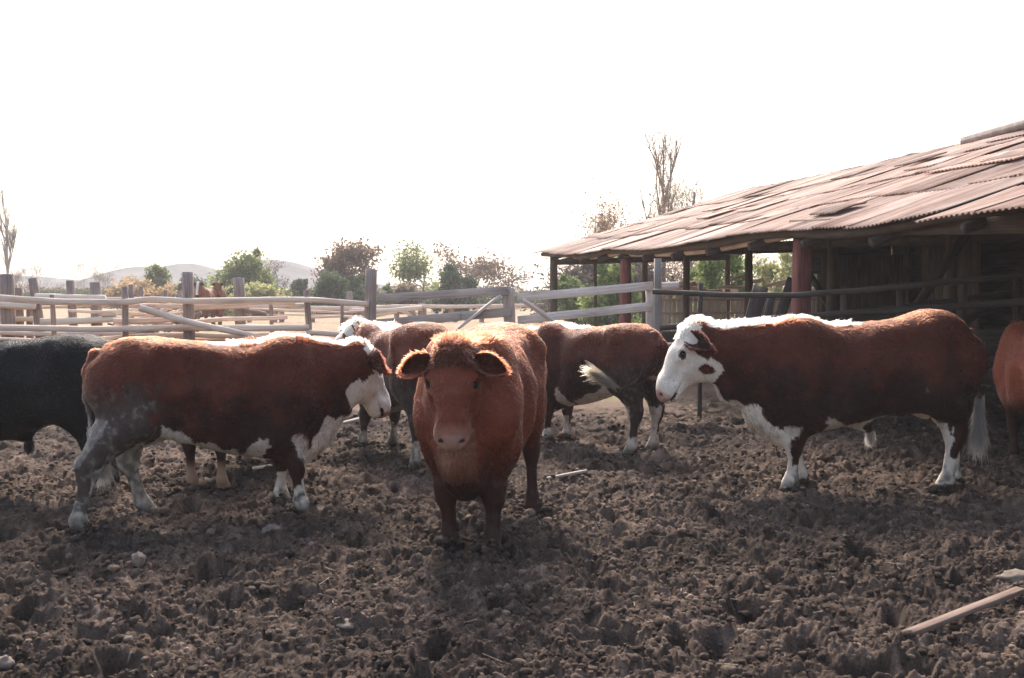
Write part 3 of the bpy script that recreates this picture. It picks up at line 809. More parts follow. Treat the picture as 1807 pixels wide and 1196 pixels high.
# plain red cow facing the camera
fl, fr = G(868,972), G(793,965)
fc = mid(fl, fr); hd = R(-90-11)
u = np.array([math.cos(hd), math.sin(hd)])
hc_ = fc-u*1.10; pr = np.array([-u[1], u[0]])
def plain_coat(tone=1.65):
    base = RED*tone
    def coat(V, N, inh, H, isear, n1, n2, n3):
        x, y, z = V.T
        c = np.tile(base, (len(V),1))*(1+.25*n3[:,None])
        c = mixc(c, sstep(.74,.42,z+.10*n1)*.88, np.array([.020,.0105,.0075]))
        b = (x > .55)&(z < .80+.08*n1)&(np.abs(y) < .12)&(z > .5)&~inh; c = mixc(c, b*.65, np.array([.15,.07,.042]))
        c = mixc(c, sstep(.1,.5,n1+.4*n2+(.2-z))*sstep(.5,.3,z)*.5, MUDC)
        hx, hy, hz = H.T
        c[inh] = base*.95
        c = mixc(c, inh*sstep(.12,.05,hx)*(hz > -.05)*.8, np.array([.055,.022,.013]))
        c = mixc(c, inh*sstep(.39,.47,hx)*(~isear), np.array([.22,.10,.066]))
        c = mixc(c, inh*(~isear)*np.exp(-((hx-.22)/.03)**2-(hy/.035)**2)*(hz > -.02)*.6, np.array([.17,.065,.045]))
        c = mixc(c, inh*(~isear)*(hx > .38)*(hz < -.10)*.7, np.array([.22,.13,.09]))
        c[isear] = base*1.05
        return c
    coat.nose = np.array([.25,.14,.105]); coat.switch = base*.8
    return coat
hl_, hr_ = hc_+pr*.20, hc_-pr*.20
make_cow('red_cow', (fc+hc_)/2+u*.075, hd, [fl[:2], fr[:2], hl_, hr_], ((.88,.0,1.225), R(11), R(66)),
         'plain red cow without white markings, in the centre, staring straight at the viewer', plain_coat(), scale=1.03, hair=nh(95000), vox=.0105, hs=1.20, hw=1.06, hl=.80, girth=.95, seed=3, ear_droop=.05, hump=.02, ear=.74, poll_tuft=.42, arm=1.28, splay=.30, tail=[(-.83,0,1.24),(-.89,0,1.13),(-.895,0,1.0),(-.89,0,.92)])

# cow behind it, rump to us, looking away to the left
fc, hc_ = np.array([-1.40,10.3]), np.array([-.72,9.1]); d = (fc-hc_); yaw = math.atan2(d[1],d[0]); u = d/np.linalg.norm(d); pr = np.array([-u[1],u[0]])
make_cow('hereford_cow', (fc+hc_)/2+u*.05, yaw, [fc+pr*.17, fc-pr*.17, hc_+pr*.2, hc_-pr*.2], ((1.0,.12,1.27), R(62), R(45)),
         'red cow with a white mane, half hidden behind the staring centre cow',
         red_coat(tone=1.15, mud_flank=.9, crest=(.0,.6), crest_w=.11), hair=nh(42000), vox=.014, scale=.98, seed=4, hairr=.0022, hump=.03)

# cow right of centre, turned away, its tail swung forward
fl, fr = G(960,790), G(1000,796); hl, hr = G(1103,802), G(1160,808)
fc = np.array([.48,10.75]); hc_ = np.array([1.29,9.95]); d = fc-hc_; yaw = math.atan2(d[1],d[0]); u = d/np.linalg.norm(d); pr = np.array([-u[1],u[0]])
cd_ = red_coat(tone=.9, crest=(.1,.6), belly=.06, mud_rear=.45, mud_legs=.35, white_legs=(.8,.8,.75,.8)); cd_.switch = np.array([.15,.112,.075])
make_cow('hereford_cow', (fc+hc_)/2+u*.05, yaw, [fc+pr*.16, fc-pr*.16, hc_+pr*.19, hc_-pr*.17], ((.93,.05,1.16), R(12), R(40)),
         'dark red cow right of centre, its pale tail swung across its flank', cd_, hair=nh(48000), vox=.0135, scale=.97, seed=5, hairr=.0022,
         tail=[(-.83,.02,1.26),(-.90,.10,1.14),(-.88,.20,.95),(-.80,.31,.78),(-.68,.40,.71),(-.53,.47,.83)])

# bull calf on the right in full profile
fl, fr, hl, hr = G(1392,866), G(1408,858), G(1660,870), G(1672,862)
c, yaw, ft = stand(fl, fr, hl, hr, back=.085)
make_cow('hereford_cow', c, R(180), ft, ((1.31,.02,1.225), R(3), R(60)),
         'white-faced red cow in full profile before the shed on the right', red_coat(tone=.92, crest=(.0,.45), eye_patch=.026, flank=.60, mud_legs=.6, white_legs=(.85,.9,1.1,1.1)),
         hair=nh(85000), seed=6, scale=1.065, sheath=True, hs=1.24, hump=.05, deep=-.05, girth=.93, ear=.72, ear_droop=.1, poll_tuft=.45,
         tail=[(-.83,0,1.23),(-.90,.02,1.14),(-.905,.03,.95),(-.895,.06,.75),(-.885,.08,.60)])

# red rump at the right edge
hd = R(78); p = np.array([4.88,9.0]); u = np.array([math.cos(hd),math.sin(hd)]); pr = np.array([-u[1],u[0]]); fc, hc_ = p+u*.5, p-u*.6
make_cow('red_cow', p, hd, [fc+pr*.16, fc-pr*.16, hc_+pr*.17, hc_-pr*.17], ((.93,-.2,1.12), R(-45), R(50)),
         'bright red cow cut off by the right edge, its rump showing', plain_coat(2.5), hair=nh(40000), seed=7, scale=1.0, vox=.013)

# black steer at the left edge
p = np.array([-3.98,8.0]); hd = R(172); u = np.array([math.cos(hd),math.sin(hd)]); pr = np.array([-u[1],u[0]]); fc, hc_ = p+u*.42, p-u*.66
def black_coat(V, N, inh, H, isear, n1, n2, n3):
    c = np.tile(BLACK, (len(V),1))*(1+.3*n3[:,None]); x, y, z = V.T
    c = mixc(c, sstep(.3,.7,n2+n1*.5)*.25*sstep(1.1,.8,z), MUDC*.8)
    return mixc(c, sstep(.16,.05,z)*.7, MUDC*.8)
black_coat.switch = BLACK; black_coat.nose = BLACK*1.5
make_cow('black_cow', p, hd, [fc+pr*.16, fc-pr*.16, hc_+pr*.17, hc_-pr*.17], ((.95,0,1.2), R(0), R(50)),
         'black cow cut off by the left edge, standing behind the muddy red one', black_coat, hair=nh(50000), seed=8, scale=.96, sheath=True)

# cow almost hidden behind the left one: legs and a strip of back
p = np.array([-2.42,8.75]); hd = R(82); u = np.array([math.cos(hd),math.sin(hd)]); pr = np.array([-u[1],u[0]]); fc, hc_ = p+u*.5, p-u*.6
ch = plain_coat(2.2)
def tan_legs(V, N, inh, H, isear, n1, n2, n3):
    c = ch(V, N, inh, H, isear, n1, n2, n3); return mixc(c, sstep(.34,.2,V[:,2]+.1*n1)*.8, np.array([.36,.24,.16]))
tan_legs.switch = RED; tan_legs.nose = PINK
make_cow('red_cow', p, hd, [fc+pr*.13, fc-pr*.13, hc_+pr*.13, hc_-pr*.13], ((.95,0,1.0), R(0), R(60)),
         'tan-legged cow hidden behind the white-faced cow in the left foreground', tan_legs, hair=nh(16000), seed=9, scale=.90, tail=[(-.83,0,1.23),(-.9,0,1.1),(-.9,0,1.0)], vox=.016, hairr=.0024)

# two horses far off behind the fences
def horse_coat(tone, blaze):
    def coat(V, N, inh, H, isear, n1, n2, n3):
        c = np.tile(np.array([.16,.055,.024])*tone, (len(V),1))*(1+.2*n3[:,None])
        if blaze: c = mixc(c, (inh&~isear&(np.abs(H[:,1]) < .04)&(H[:,2] > -.05)).astype(float), WHITE)
        c = mixc(c, sstep(.5,.2,V[:,2])*.6, np.array([.05,.03,.02])); c[isear] *= .5
        return c
    coat.nose = BLACK; coat.switch = BLACK
    return coat

for k, (u, Y, yaw, tone, bl, hx) in enumerate(((362,44.,-86,1.0,True,0.),(382,46.,-70,1.15,False,0.))):
    p = W(u,540,Y)[:2]; hd = R(yaw); u_ = np.array([math.cos(hd),math.sin(hd)]); pr = np.array([-u_[1],u_[0]]); fc, hc_ = p+u_*.5, p-u_*.62
    make_cow('horse', p, hd, [fc+pr*.15, fc-pr*.15, hc_+pr*.16, hc_-pr*.16], ((.95,0,1.50), R(0), R(58)),
             ['brown horse with a white blaze, facing us far behind the fences', 'chestnut horse close behind the one with the white blaze'][k], horse_coat(tone, bl), hair=0, vox=.03, scale=1.25, seed=20+k,
             hs=1.1, ear_droop=-1.4, cat='horse', group='horses beyond the fences', ear=.8)
# ------------------------------------------------------------------ the shed (long axis D, depth axis A)
SD = np.array([-.178,.984,0]); SD /= np.linalg.norm(SD); SA = np.array([SD[1],-SD[0],0])
UPV = np.array([0,0,1.])
A0 = 5.81                                               # row of posts along the yard
def S(s, a, z): return SD*s+SA*a+UPV*z

def rust_material():
    m, n, l, b = mat('rusted_corrugated_iron')
    at = n.new('ShaderNodeAttribute'); at.attribute_name = 'Col'
    tc = n.new('ShaderNodeTexCoord')
    a = noise(n, l, mapping(n, l, tc.outputs['UV'], (1.2,.5,1)), 1.6, 6, .65)
    st = noise(n, l, mapping(n, l, tc.outputs['UV'], (9,.6,1)), 1.0, 4, .6)
    ad = n.new('ShaderNodeMath'); ad.operation='MULTIPLY_ADD'; ad.inputs[1].default_value=.55; l.new(a.outputs[0], ad.inputs[0])
    m2 = n.new('ShaderNodeMath'); m2.operation='MULTIPLY'; m2.inputs[1].default_value=.45; l.new(st.outputs[0], m2.inputs[0]); l.new(m2.outputs[0], ad.inputs[2])
    r = ramp(n, l, ad.outputs[0], [(.33,(.13,.065,.045)),(.46,(.31,.19,.14)),(.56,(.44,.315,.25)),(.68,(.54,.47,.42))])
    mx = n.new('ShaderNodeMix'); mx.data_type='RGBA'; mx.blend_type='MULTIPLY'; mx.inputs[0].default_value=1
    l.new(r.outputs[0], mx.inputs[6]); l.new(at.outputs['Color'], mx.inputs[7]); l.new(mx.outputs[2], b.inputs['Base Color'])
    b.inputs['Roughness'].default_value=.75; b.inputs['Specular IOR Level'].default_value=.12
    bp = n.new('ShaderNodeBump'); bp.inputs['Strength'].default_value=.25; bp.inputs['Distance'].default_value=.01
    l.new(a.outputs[0], bp.inputs['Height']); l.new(bp.outputs[0], b.inputs['Normal'])
    M['rust'] = m
rust_material()

def roof_z(s, a):
    """Old roof plane with its sag."""
    z = 2.52+(a-A0)*.322
    sag = -.10*math.exp(-((s-9.6)/1.6)**2)-.05*math.exp(-((s-16)/2.2)**2)+.06*math.exp(-((s-19.5)/1.6)**2)-.07*math.exp(-((s-23)/2)**2)
    f = max(0, 1-(a-5.3)/4.5); t = min(1, max(0, (s-19)/7))
    return z+sag*f+.24*t*t*(3-2*t)*(.4+.6*f)

def sheet(mb, s0, s1, a0, a1, lift=0.0, tilt=0.0, curl=0.0, tone=1.0):
    """One corrugated sheet, waves running up the slope."""
    nw = max(12, int((s1-s0)/.076*7)); na = 7
    s = np.linspace(s0, s1, nw); V=[];U=[]
    o = rng.random()*40; ph = rng.random()*6
    bend = rng.normal()*.003
    for i in range(na):
        t = i/(na-1); a = a0+(a1-a0)*t
        ed = .018*fbm(np.stack([s*2.5+o, s*0+i*.3, s*0],1), 2) if i == 0 else np.zeros(nw)
        w = .0095*np.sin(2*np.pi*s/.076+ph)
        for k in range(nw):
            e = (k/(nw-1)-.5)
            z = roof_z(s[k], a+ed[k])+lift+tilt*(1-t)+w[k]+curl*(1-t)**3*(2*e)**2*.5+bend*math.sin(math.pi*t)*4
            V.append(S(s[k], a+ed[k], z)); U.append((s[k]+o, a+o))
    i = np.arange(na-1)[:,None]*nw; j = np.arange(nw-1)[None]
    F = np.stack([i+j, i+j+1, i+nw+j+1, i+nw+j],-1).reshape(-1,4)
    mb.add(V, F, U); mb.C.append(np.tile(np.array(tone)*np.ones(3), (len(V),1)))

def sheets_obj(name, mb, parent):
    o = mesh_np(name, np.vstack(mb.V), np.vstack(mb.F), M['rust'], parent, True, col=np.vstack(mb.C), uv=np.vstack(mb.U))
    sm = o.modifiers.new('thick', 'SOLIDIFY'); sm.thickness = .004; sm.offset = 0
    return o

def build_shed():
    shed = empty('cattle_shed', S(12,A0,0), 0, 'long open timber cattle shed under a rusty corrugated iron roof', 'shed')
    def par(o):
        o.parent = shed; o.matrix_parent_inverse = Matrix.Translation(-Vector(shed.location)); return o
    rows = [(5.38,7.0),(6.62,8.2),(7.9,9.5),(9.2,10.85)]
    for ri, (a0,a1) in enumerate(rows):
        mb = MB(); mb.C=[]
        s = 8.25 if ri == 0 else 2.6-.2*ri
        while s < 26.1:
            w = .80+rng.random()*.06
            if s+w > 26.9: break
            tone = np.array([1,1,1.])*rng.uniform(.66,1.26)
            if rng.random() < .13: tone = np.array([1.25,1.35,1.4])*1.05
            sheet(mb, s-.05, s+w, a0+rng.normal()*(.03 if ri == 0 else .075), a1, lift=.014*ri+rng.uniform(0,.006)+.004*(int(s/.8)%2), tilt=max(0,rng.normal()*.010), curl=max(0,rng.normal()*.014), tone=tone)
            s += w-.02
        par(sheets_obj('roof_sheets', mb, None))
    # slipped sheets low at the near end, patches and bits lying on the roof
    mb = MB(); mb.C=[]
    for k in range(3): sheet(mb, 5.6+k*.8, 6.45+k*.8, 5.02+.02*k, 6.05, lift=-.02+.01*k, tone=1.05)
    par(sheets_obj('slipped_sheet', mb, None))
    for s0,s1,a0,a1,lf,tn in [(14.0,14.7,8.85,9.35,.10,.45),(10.2,12.0,7.65,8.35,.045,1.7),(16.4,17.3,7.3,7.9,.05,1.4),(12.6,13.6,8.35,8.9,.05,1.5),(18.4,19.1,7.2,7.8,.05,1.5),
                              (13.6,14.6,6.2,6.7,.045,1.35),(20.3,21.4,8.2,8.9,.05,1.4),(16.8,17.6,9.3,10.0,.05,.7),(11.0,11.7,5.9,6.3,.04,.6),(22.5,23.2,7.0,7.5,.05,1.35),(17.9,18.5,8.5,8.8,.05,1.6),(24.6,25.4,8.6,9.2,.05,.8),(12.2,13.4,9.55,10.1,.07,.75)]:
        mb = MB(); mb.C=[]; sheet(mb, s0, s1, a0, a1, lift=lf, tilt=.02*rng.random(), curl=.015, tone=tn); par(sheets_obj('patch_sheet', mb, None))
    # rolled ridge sheets
    mb = MB()
    mb.tube([S(9.0,10.75,roof_z(9,10.75)+.10),S(12,10.75,roof_z(12,10.75)+.17),S(15.5,10.70,roof_z(15.5,10.70)+.07)], .13, 12, .05)
    par(mb.build('ridge_roll', M['rust_dark'], None))
    mb = MB(); mb.tube([S(s,10.86,roof_z(s,10.86)+.03) for s in np.linspace(15.6,26.2,60)], .05, 8, .9); par(mb.build('ridge_cap', M['rust_dark'], None))
    # far slope of the roof
    V=[];U=[]
    for s in np.linspace(2.2,26.2,30):
        for a in (10.9,16.2): V.append(S(s,a,roof_z(s,10.9)-.03-(a-10.9)*.33)); U.append((s,a))
    i = np.arange(29)[:,None]*2; F = np.hstack([i,i+1,i+3,i+2]); mb = MB(); mb.C=[np.ones((60,3))]; mb.add(V,F,U); par(sheets_obj('back_roof', mb, None))
    # posts
    mb = lambda: MB()
    def post(p0, p1, r, m, n=10, crook=.012, name='post'): par(MB().pole(p0, p1, r, r*.88, crook, 8, n, .08).build(name, m, None))
    par(MB().board(S(11.72,A0,-.2), S(11.66,A0,2.42), .19, .19, SA, 8, .004).build('post', M['red_post'], None))
    post(S(19.3,A0,-.2), S(19.3,A0,2.5), .125, M['red_post'])
    post(S(25.9,A0,-.2), S(25.9,A0,2.66), .115, M['brown_beam'])
    post(S(25.0,A0+.9,-.2), S(25.0,A0+.9,2.85), .05, M['brown_beam'])
    post(S(4.4,A0,-.2), S(4.4,A0,2.1), .12, M['brown_beam'])
    for s in (8.6,12.3,15.6,19.0,22.6,25.8): post(S(s,8.3,-.2), S(s,8.3,3.25), .085, M['brown_beam'])
    for s in (9.4,11.0,13.6,17.2,20.6,24.5,25.9): post(S(s,10.7,-.2), S(s,10.7,4.0), .08, M['brown_beam'])
    for s in (9,12.5,16,20,24,25.9): post(S(s,15.6,-.2), S(s,15.6,2.5), .085, M['dark_wood'])
    # beams along the yard side, sagging poles, purlins
    def beam(p0,p1,w,h,m,name='beam'): par(MB().board(p0,p1,h,w,UPV,9,.012).build(name, m, None))
    beam(S(11.9,A0,2.43), S(4.3,A0,2.06), .14, .20, M['brown_beam'])
    par(MB().tube([S(s,A0-.02,2.36-.10*math.sin(math.pi*(s-11.7)/7.6)) for s in np.linspace(11.5,19.4,10)], .055, 9, .1).build('sagging_pole', M['pole'], None))
    par(MB().tube([S(s,A0-.02,2.40+.22*(s-19.2)/6.8-.12*math.sin(math.pi*(s-19.2)/6.8)) for s in np.linspace(19.2,26.0,10)], .05, 9, .1).build('sagging_pole', M['pole'], None))
    for a,(s0,s1) in ((5.62,(7.4,26.4)),(6.15,(4.0,26.2)),(7.3,(3,26.2)),(8.3,(3,26.2)),(9.5,(3,26.2)),(10.7,(3,26.2))):
        par(MB().tube([S(s,a,roof_z(s,a)-.10+.02*math.sin(s*1.7+a)) for s in np.linspace(s0,s1,30)], .06, 8, .12).build('purlin', M['dark_wood'] if a > 6 else M['brown_beam'], None))
    for s in np.arange(3.4,26.2,1.55):
        par(MB().pole(S(s,5.55,roof_z(s,5.55)-.21), S(s,10.7,roof_z(s,10.7)-.22), .055, .05, .006, 6, 8).build('rafter', M['dark_wood'], None))
    for s in (11.7,19.2,25.8):
        beam(S(s,A0,2.36), S(s,10.7,2.52), .10, .15, M['dark_wood'], 'tie_beam')
    beam(S(19.2,8.3,2.5), S(10.2,8.3,2.30), .10, .16, M['dark_wood'])
    beam(S(25.9,10.7,2.65), S(10.2,10.7,2.55), .10, .16, M['dark_wood'])
    # braces
    for (p0,p1) in [((12.3,8.3,1.0),(11.0,9.2,2.5)),((15.6,8.3,1.3),(17.0,8.3,2.4)),((8.6,8.3,.6),(10.4,8.3,2.5)),((9.4,10.7,.6),(11.0,10.7,2.4)),((13.6,10.7,1.2),(12.4,10.7,2.6)),((11.9,A0+.9,.3),(11.2,A0+2.0,2.4))]:
        par(MB().board(S(*p0),S(*p1),.11,.05,SA,6,.01).build('brace', M['dark_wood'], None))
    # plank walls closing the near part at the back
    for (s0,s1,a,zt,gap) in ((.5,18.0,10.86,3.95,.008),):
        mbw = MB(); z = .05
        while z < zt:
            h = .19+rng.random()*.03; kk = .012*(len(mbw.V)%2); mbw.board(S(s0,a+kk,z+h/2), S(s1,a+kk,z+h/2), h+.03, .024, UPV, 10, .003); z += h
        par(mbw.build('plank_wall', M['dark_wood'], None))
    mbw = MB(); z = 2.05
    while z < 3.75:
        mbw.board(S(18.05,9.15+max(0,(z-3.5)*2.2),z), S(18.05,10.85,z), .21, .025, UPV, 6, .004); z += .2
    par(mbw.build('gable_boards', M['dark_wood'], None))
    mbw = MB(); a = A0+.4  # wall at the near end, out of view, kept to block light
    while a < 13.3:
        h = .2; mbw.board(S(2.3,a,.0), S(2.3,a,min(3.4,2.2+(a-A0)*.3)), h-.008, .028, SA, 6, .004); a += h
    par(mbw.build('unseen_end_wall', M['dark_wood'], None))
    # inner pale boarded pen seen through the posts
    mbw = MB(); a = 9.2
    while a < 10.9:
        mbw.board(S(17.5,a,.9), S(17.5,a,2.3), .19, .03, SA, 5, .004); a += .2
    par(mbw.build('partition_boards', M['brown_beam'], None))
    mbw = MB(); 
    for k in range(8): mbw.board(S(14.6+.2*k,10.3,.2), S(14.6+.2*k,10.3,2.6), .185, .03, SD, 5, .004)
    par(mbw.build('partition_boards', M['brown_beam'], None))
m_, n_, l_, b_ = mat('dark_rusted_iron')
tc_ = n_.new('ShaderNodeTexCoord'); nz_ = noise(n_, l_, tc_.outputs['UV'], 7, 5, .65)
l_.new(ramp(n_, l_, nz_.outputs[0], [(.3,(.05,.035,.03)),(.6,(.13,.095,.085)),(.8,(.22,.17,.15))]).outputs[0], b_.inputs['Base Color']); b_.inputs['Roughness'].default_value=.6
M['rust_dark'] = m_
build_shed()
# ------------------------------------------------------------------ fences
def fence(name, label, loc, group=None, cat='fence'):
    root = empty(name, loc, 0, label, cat, group)
    inv = Matrix.Translation(-Vector(loc))
    def par(o): o.parent = root; o.matrix_parent_inverse = inv; return o
    return par

def rail_pts(pts, depth, wob=.012):
    """A pole through photo points at the given depths, filled in smoothly."""
    P = np.array([W(u,v,(depth(u) if callable(depth) else depth)) for u,v in pts])
    t = np.linspace(0,1,len(P)); tt = np.linspace(0,1,max(12,len(P)*5))
    Q = np.stack([np.interp(tt,t,P[:,k]) for k in range(3)],1)
    for _ in range(3): Q[1:-1] = Q[1:-1]*.5+(Q[:-2]+Q[2:])*.25
    o = rng.random()*80
    for k in (1,2): Q[:,k] += wob*fbm(np.stack([Q[:,0]*1.6+o, tt*0+k*9, tt*0],1),2)
    return Q

def add_rails(par, rails):
    for (pts, dep, r, m) in rails:
        Q = rail_pts(pts, dep); t = np.linspace(0,1,len(Q))
        par(MB().tube(Q, r*(1.06-.18*t if rng.random() < .5 else .88+.18*t), 10, .14).build('rail', M[m], None))

def add_posts(par, posts):
    for (u, v, Y, r, m, lean) in posts:
        p = W(u, v, Y); b = p.copy(); b[2] = -.2; b[0] += lean
        par(MB().pole(b, p, r*1.05, r*.95, .012, 8, 11, .16).build('post', M[m], None))

# nearest pole fence, left of the gate
D1 = lambda u: 12.4+(u/655.)*.9
D1f = lambda u: D1(u)-.12
par = fence('pole_fence', 'nearest pole fence at the left with peeled crooked rails along the pen', (-3.6,13,0), 'pole fences')
add_rails(par, [
 ([(-160,518),(-60,522),(0,525),(60,530),(110,532),(180,533),(220,533),(262,528),(300,529),(330,531),(420,530),(520,528),(560,530),(650,536)], D1f, .043, 'pole'),
 ([(215,540),(270,539),(330,540),(400,538),(470,533),(520,535)], lambda u: D1(u)+.12, .030, 'pole'),
 ([(-160,574),(0,577),(120,581),(220,580),(330,578),(430,579),(545,578)], D1f, .042, 'pole'),
 ([(540,586),(600,590),(650,596)], D1f, .040, 'pole'),
 ([(150,600),(240,592),(330,590),(400,594),(520,590)], lambda u: D1(u)+.10, .034, 'pole'),
 ([(246,543),(290,556),(325,566),(380,578),(430,589),(480,602)], lambda u: D1(u)-.24, .042, 'pole'),
 ([(200,566),(260,566),(325,563)], lambda u: D1(u)+.10, .040, 'pole'),
 ([(330,568),(400,563),(460,562),(507,560)], lambda u: D1(u)+.14, .030, 'pole'),
 ([(-120,598),(0,600),(90,602),(200,604)], lambda u: D1(u)+.0, .036, 'pole'),
 ([(225,552),(270,556),(322,552)], lambda u: D1(u)+.3, .022, 'pole'),
 ([(120,548),(170,551),(216,549)], lambda u: D1(u)+.3, .022, 'pole_pale'),
 ([(440,545),(520,548),(600,551),(650,549)], lambda u: D1(u)+.5, .020, 'pole'),
 ([(345,600),(430,597),(536,604)], lambda u: D1(u)+.2, .028, 'pole'),
 ([(545,560),(600,558),(648,562)], lambda u: D1(u)+.4, .018, 'pole_pale'),
])
add_posts(par, [(331,480,D1(331),.075,'post',0.02),(220,506,D1(220),.042,'post',0),(655,475,13.32,.082,'post',-.06),(541,512,D1(541),.042,'post',.10),(478,531,D1(478)+.4,.028,'post',.03),(604,533,D1(604)+.4,.026,'post',-.04),(92,520,D1(92)+.2,.032,'post',.05),(275,524,D1(275)+.3,.026,'post',-.03)])

# second fence close behind it
D2 = lambda u: 14.6+(u/400.)*.5
par = fence('pole_fence', 'second pole fence at the left with leaning posts and thick pale rails', (-7,14.8,0), 'pole fences')
add_rails(par, [
 ([(62,523),(110,524),(186,527)], lambda u: D2(u)-.14, .052, 'pole_pale'),
 ([(-150,535),(0,537),(62,540)], lambda u: D2(u)-.14, .058, 'pole_pale'),
 ([(72,568),(140,566),(216,562)], lambda u: D2(u)-.14, .052, 'pole_pale'),
 ([(-100,541),(0,544),(100,542),(190,539)], lambda u: D2(u)+.16, .026, 'pole'),
 ([(-100,585),(0,587),(110,590),(215,588)], lambda u: D2(u)-.13, .034, 'pole'),
 ([(-120,563),(0,563),(70,563)], lambda u: D2(u)+.2, .04, 'pole_pale'),
 ([(180,553),(205,551)], lambda u: D2(u)-.15, .055, 'pole_pale'),
 ([(70,596),(130,594),(215,598)], lambda u: D2(u)+.2, .03, 'pole'),
])
add_posts(par, [(58,491,D2(58),.070,'post',.22),(124,495,D2(124),.062,'post',.10),(168,498,D2(168),.085,'post',.04),(12,484,D2(12),.105,'post',0),(33,508,D2(33)+.3,.06,'post',0),(52,540,D2(52)+.3,.05,'post',0)])

# third: dark posts, further
par = fence('pole_fence', 'third pole fence further back with two thick dark posts behind the horses\' path', (-5.2,18,0), 'pole fences')
add_posts(par, [(421,490,18.0,.10,'post',.05),(316,520,18.6,.07,'post',0),(231,502,19,.05,'post',0),(249,506,19.4,.045,'post',0),(292,512,20,.05,'post',0),(317,514,20.5,.05,'post',0)])
add_rails(par, [
 ([(330,545),(421,541),(540,538)], 17.8, .04, 'pole'),
 ([(180,527),(250,527),(330,527)], 19.2, .035, 'pole'),
 ([(430,547),(470,553)], 17.9, .045, 'post'),
 ([(190,556),(230,554),(325,552)], 18.6, .05, 'pole_pale'),
])

# far rail fence out in the stubble
par = fence('rail_fence', 'low rail fence far out on the pale stubble field', (-9,50,0), 'pole fences')
add_posts(par, [(u,v,50.,r,'post',ln) for u,v,r,ln in ((440,538,.11,0),(486,538,.09,0),(497,540,.13,0),(553,541,.15,-.1),(607,538,.14,0),(617,514,.15,0),(700,541,.13,0),(720,543,.1,.8),(745,536,.22,0),(793,541,.12,.4),(850,541,.12,0),(905,541,.12,0))])
add_rails(par, [
 ([(430,541),(560,543),(617,544),(700,540),(800,541),(960,538)], 49.6, .10, 'pole'),
 ([(470,555),(600,556),(640,558)], 49.6, .04, 'pole'),
 ([(617,547),(680,548),(745,543)], 49.4, .12, 'pole'),
 ([(615,561),(650,560),(700,549)], 49.4, .09, 'pole'),
 ([(695,545),(720,552),(730,566)], 49.4, .09, 'pole'),
])

# scattered brush heap behind the near fence
par = fence('branch_pile', 'heap of pale cut branches stacked behind the near fence, between two posts', (-6.3,15.6,0), None, 'branch pile')
for k in range(46):
    u = rng.uniform(222,330); v = rng.uniform(548,592); p = W(u,v,15.6+rng.uniform(-.3,.5)); a = rng.normal()*.35+(0 if rng.random()<.6 else .6); L = rng.uniform(.25,.8)
    d = np.array([math.cos(a), rng.normal()*.3, math.sin(a)])*L/2
    par(MB().pole(p-d, p+d, rng.uniform(.014,.034), None, .06, 5, 7).build('branch', M['pole_pale' if rng.random()<.75 else 'post'], None))

# ------------------------------------------------------------------ the two-leaf gate
def gate(label, boards, loc):
    par = fence('board_gate', label, loc, 'gate leaves', 'gate')
    for nm, p0, p1, w, th, side, m in boards:
        par(MB().board(p0, p1, w, th, side, 9, .008).build(nm, M[m], None))
GD = lambda u: 13.25-(u-660)/500.*.75
gw = lambda u,v,o=0: W(u,v,GD(u)+o)
def wpx(px, u): return px/FPX*GD(u)
gate('weathered grey board gate leaf left of the middle post, sagging, with one diagonal brace', [
 ('top_board', gw(668,526), gw(897,513), wpx(15,780), .035, UPV, 'tan_board'),
 ('middle_board', gw(664,571,.0), gw(902,550,.0), wpx(16,780), .035, UPV, 'tan_board'),
 ('middle_board', gw(720,565,-.045), gw(812,558,-.045), wpx(15,780), .03, UPV, 'tan_board'),
 ('bottom_board', gw(664,611), gw(902,597), wpx(16,780), .035, UPV, 'tan_board'),
 ('brace', gw(884,521,-.045), gw(803,583,-.045), wpx(15,840), .03, (1,0,.8), 'grey_board'),
 ('upright', gw(897,508,.05), gw(901,640,.05), wpx(20,900), .05, (1,0,0), 'tan_board'),
], gw(780,700))
gate('weathered grey board gate leaf right of the middle post, hung beside the shed', [
 ('top_board', gw(914,525), gw(1152,504), wpx(15,1030), .035, UPV, 'grey_board'),
 ('middle_board', gw(914,565), gw(1150,540), wpx(15,1030), .035, UPV, 'grey_board'),
 ('bottom_board', gw(914,603), gw(1150,592), wpx(15,1030), .035, UPV, 'tan_board'),
 ('brace', gw(922,530,-.045), gw(1003,585,-.045), wpx(13,960), .03, (1,0,-.8), 'grey_board'),
 ('upright', gw(1146,510,.05), gw(1148,660,.05), wpx(13,1146), .05, (1,0,0), 'grey_board'),
 ('upright', gw(1148,598,.05), gw(1149,640,.06), wpx(10,1146), .03, (1,0,0), 'grey_board'),
], gw(1030,700))
def single_post(label, u, v, Y, r, m):
    p = W(u,v,Y); o = MB().pole((0,0,-.2), (0,0,p[2]), r, r*.94, .01, 8, 11, .1).build('gate_post', M[m]); o.location = (p[0],p[1],0); tag(o, label, 'post')
o = MB().board((0,0,-.2),(0,0,W(1161,456,12.3)[2]), .085, .085, (1,0,0), 8, .004).build('gate_post', M['gate_grey']); o.location = (*W(1161,456,12.3)[:2],0); tag(o, 'square grey gate post with a sawn top, just left of the shed\'s red post', 'post')

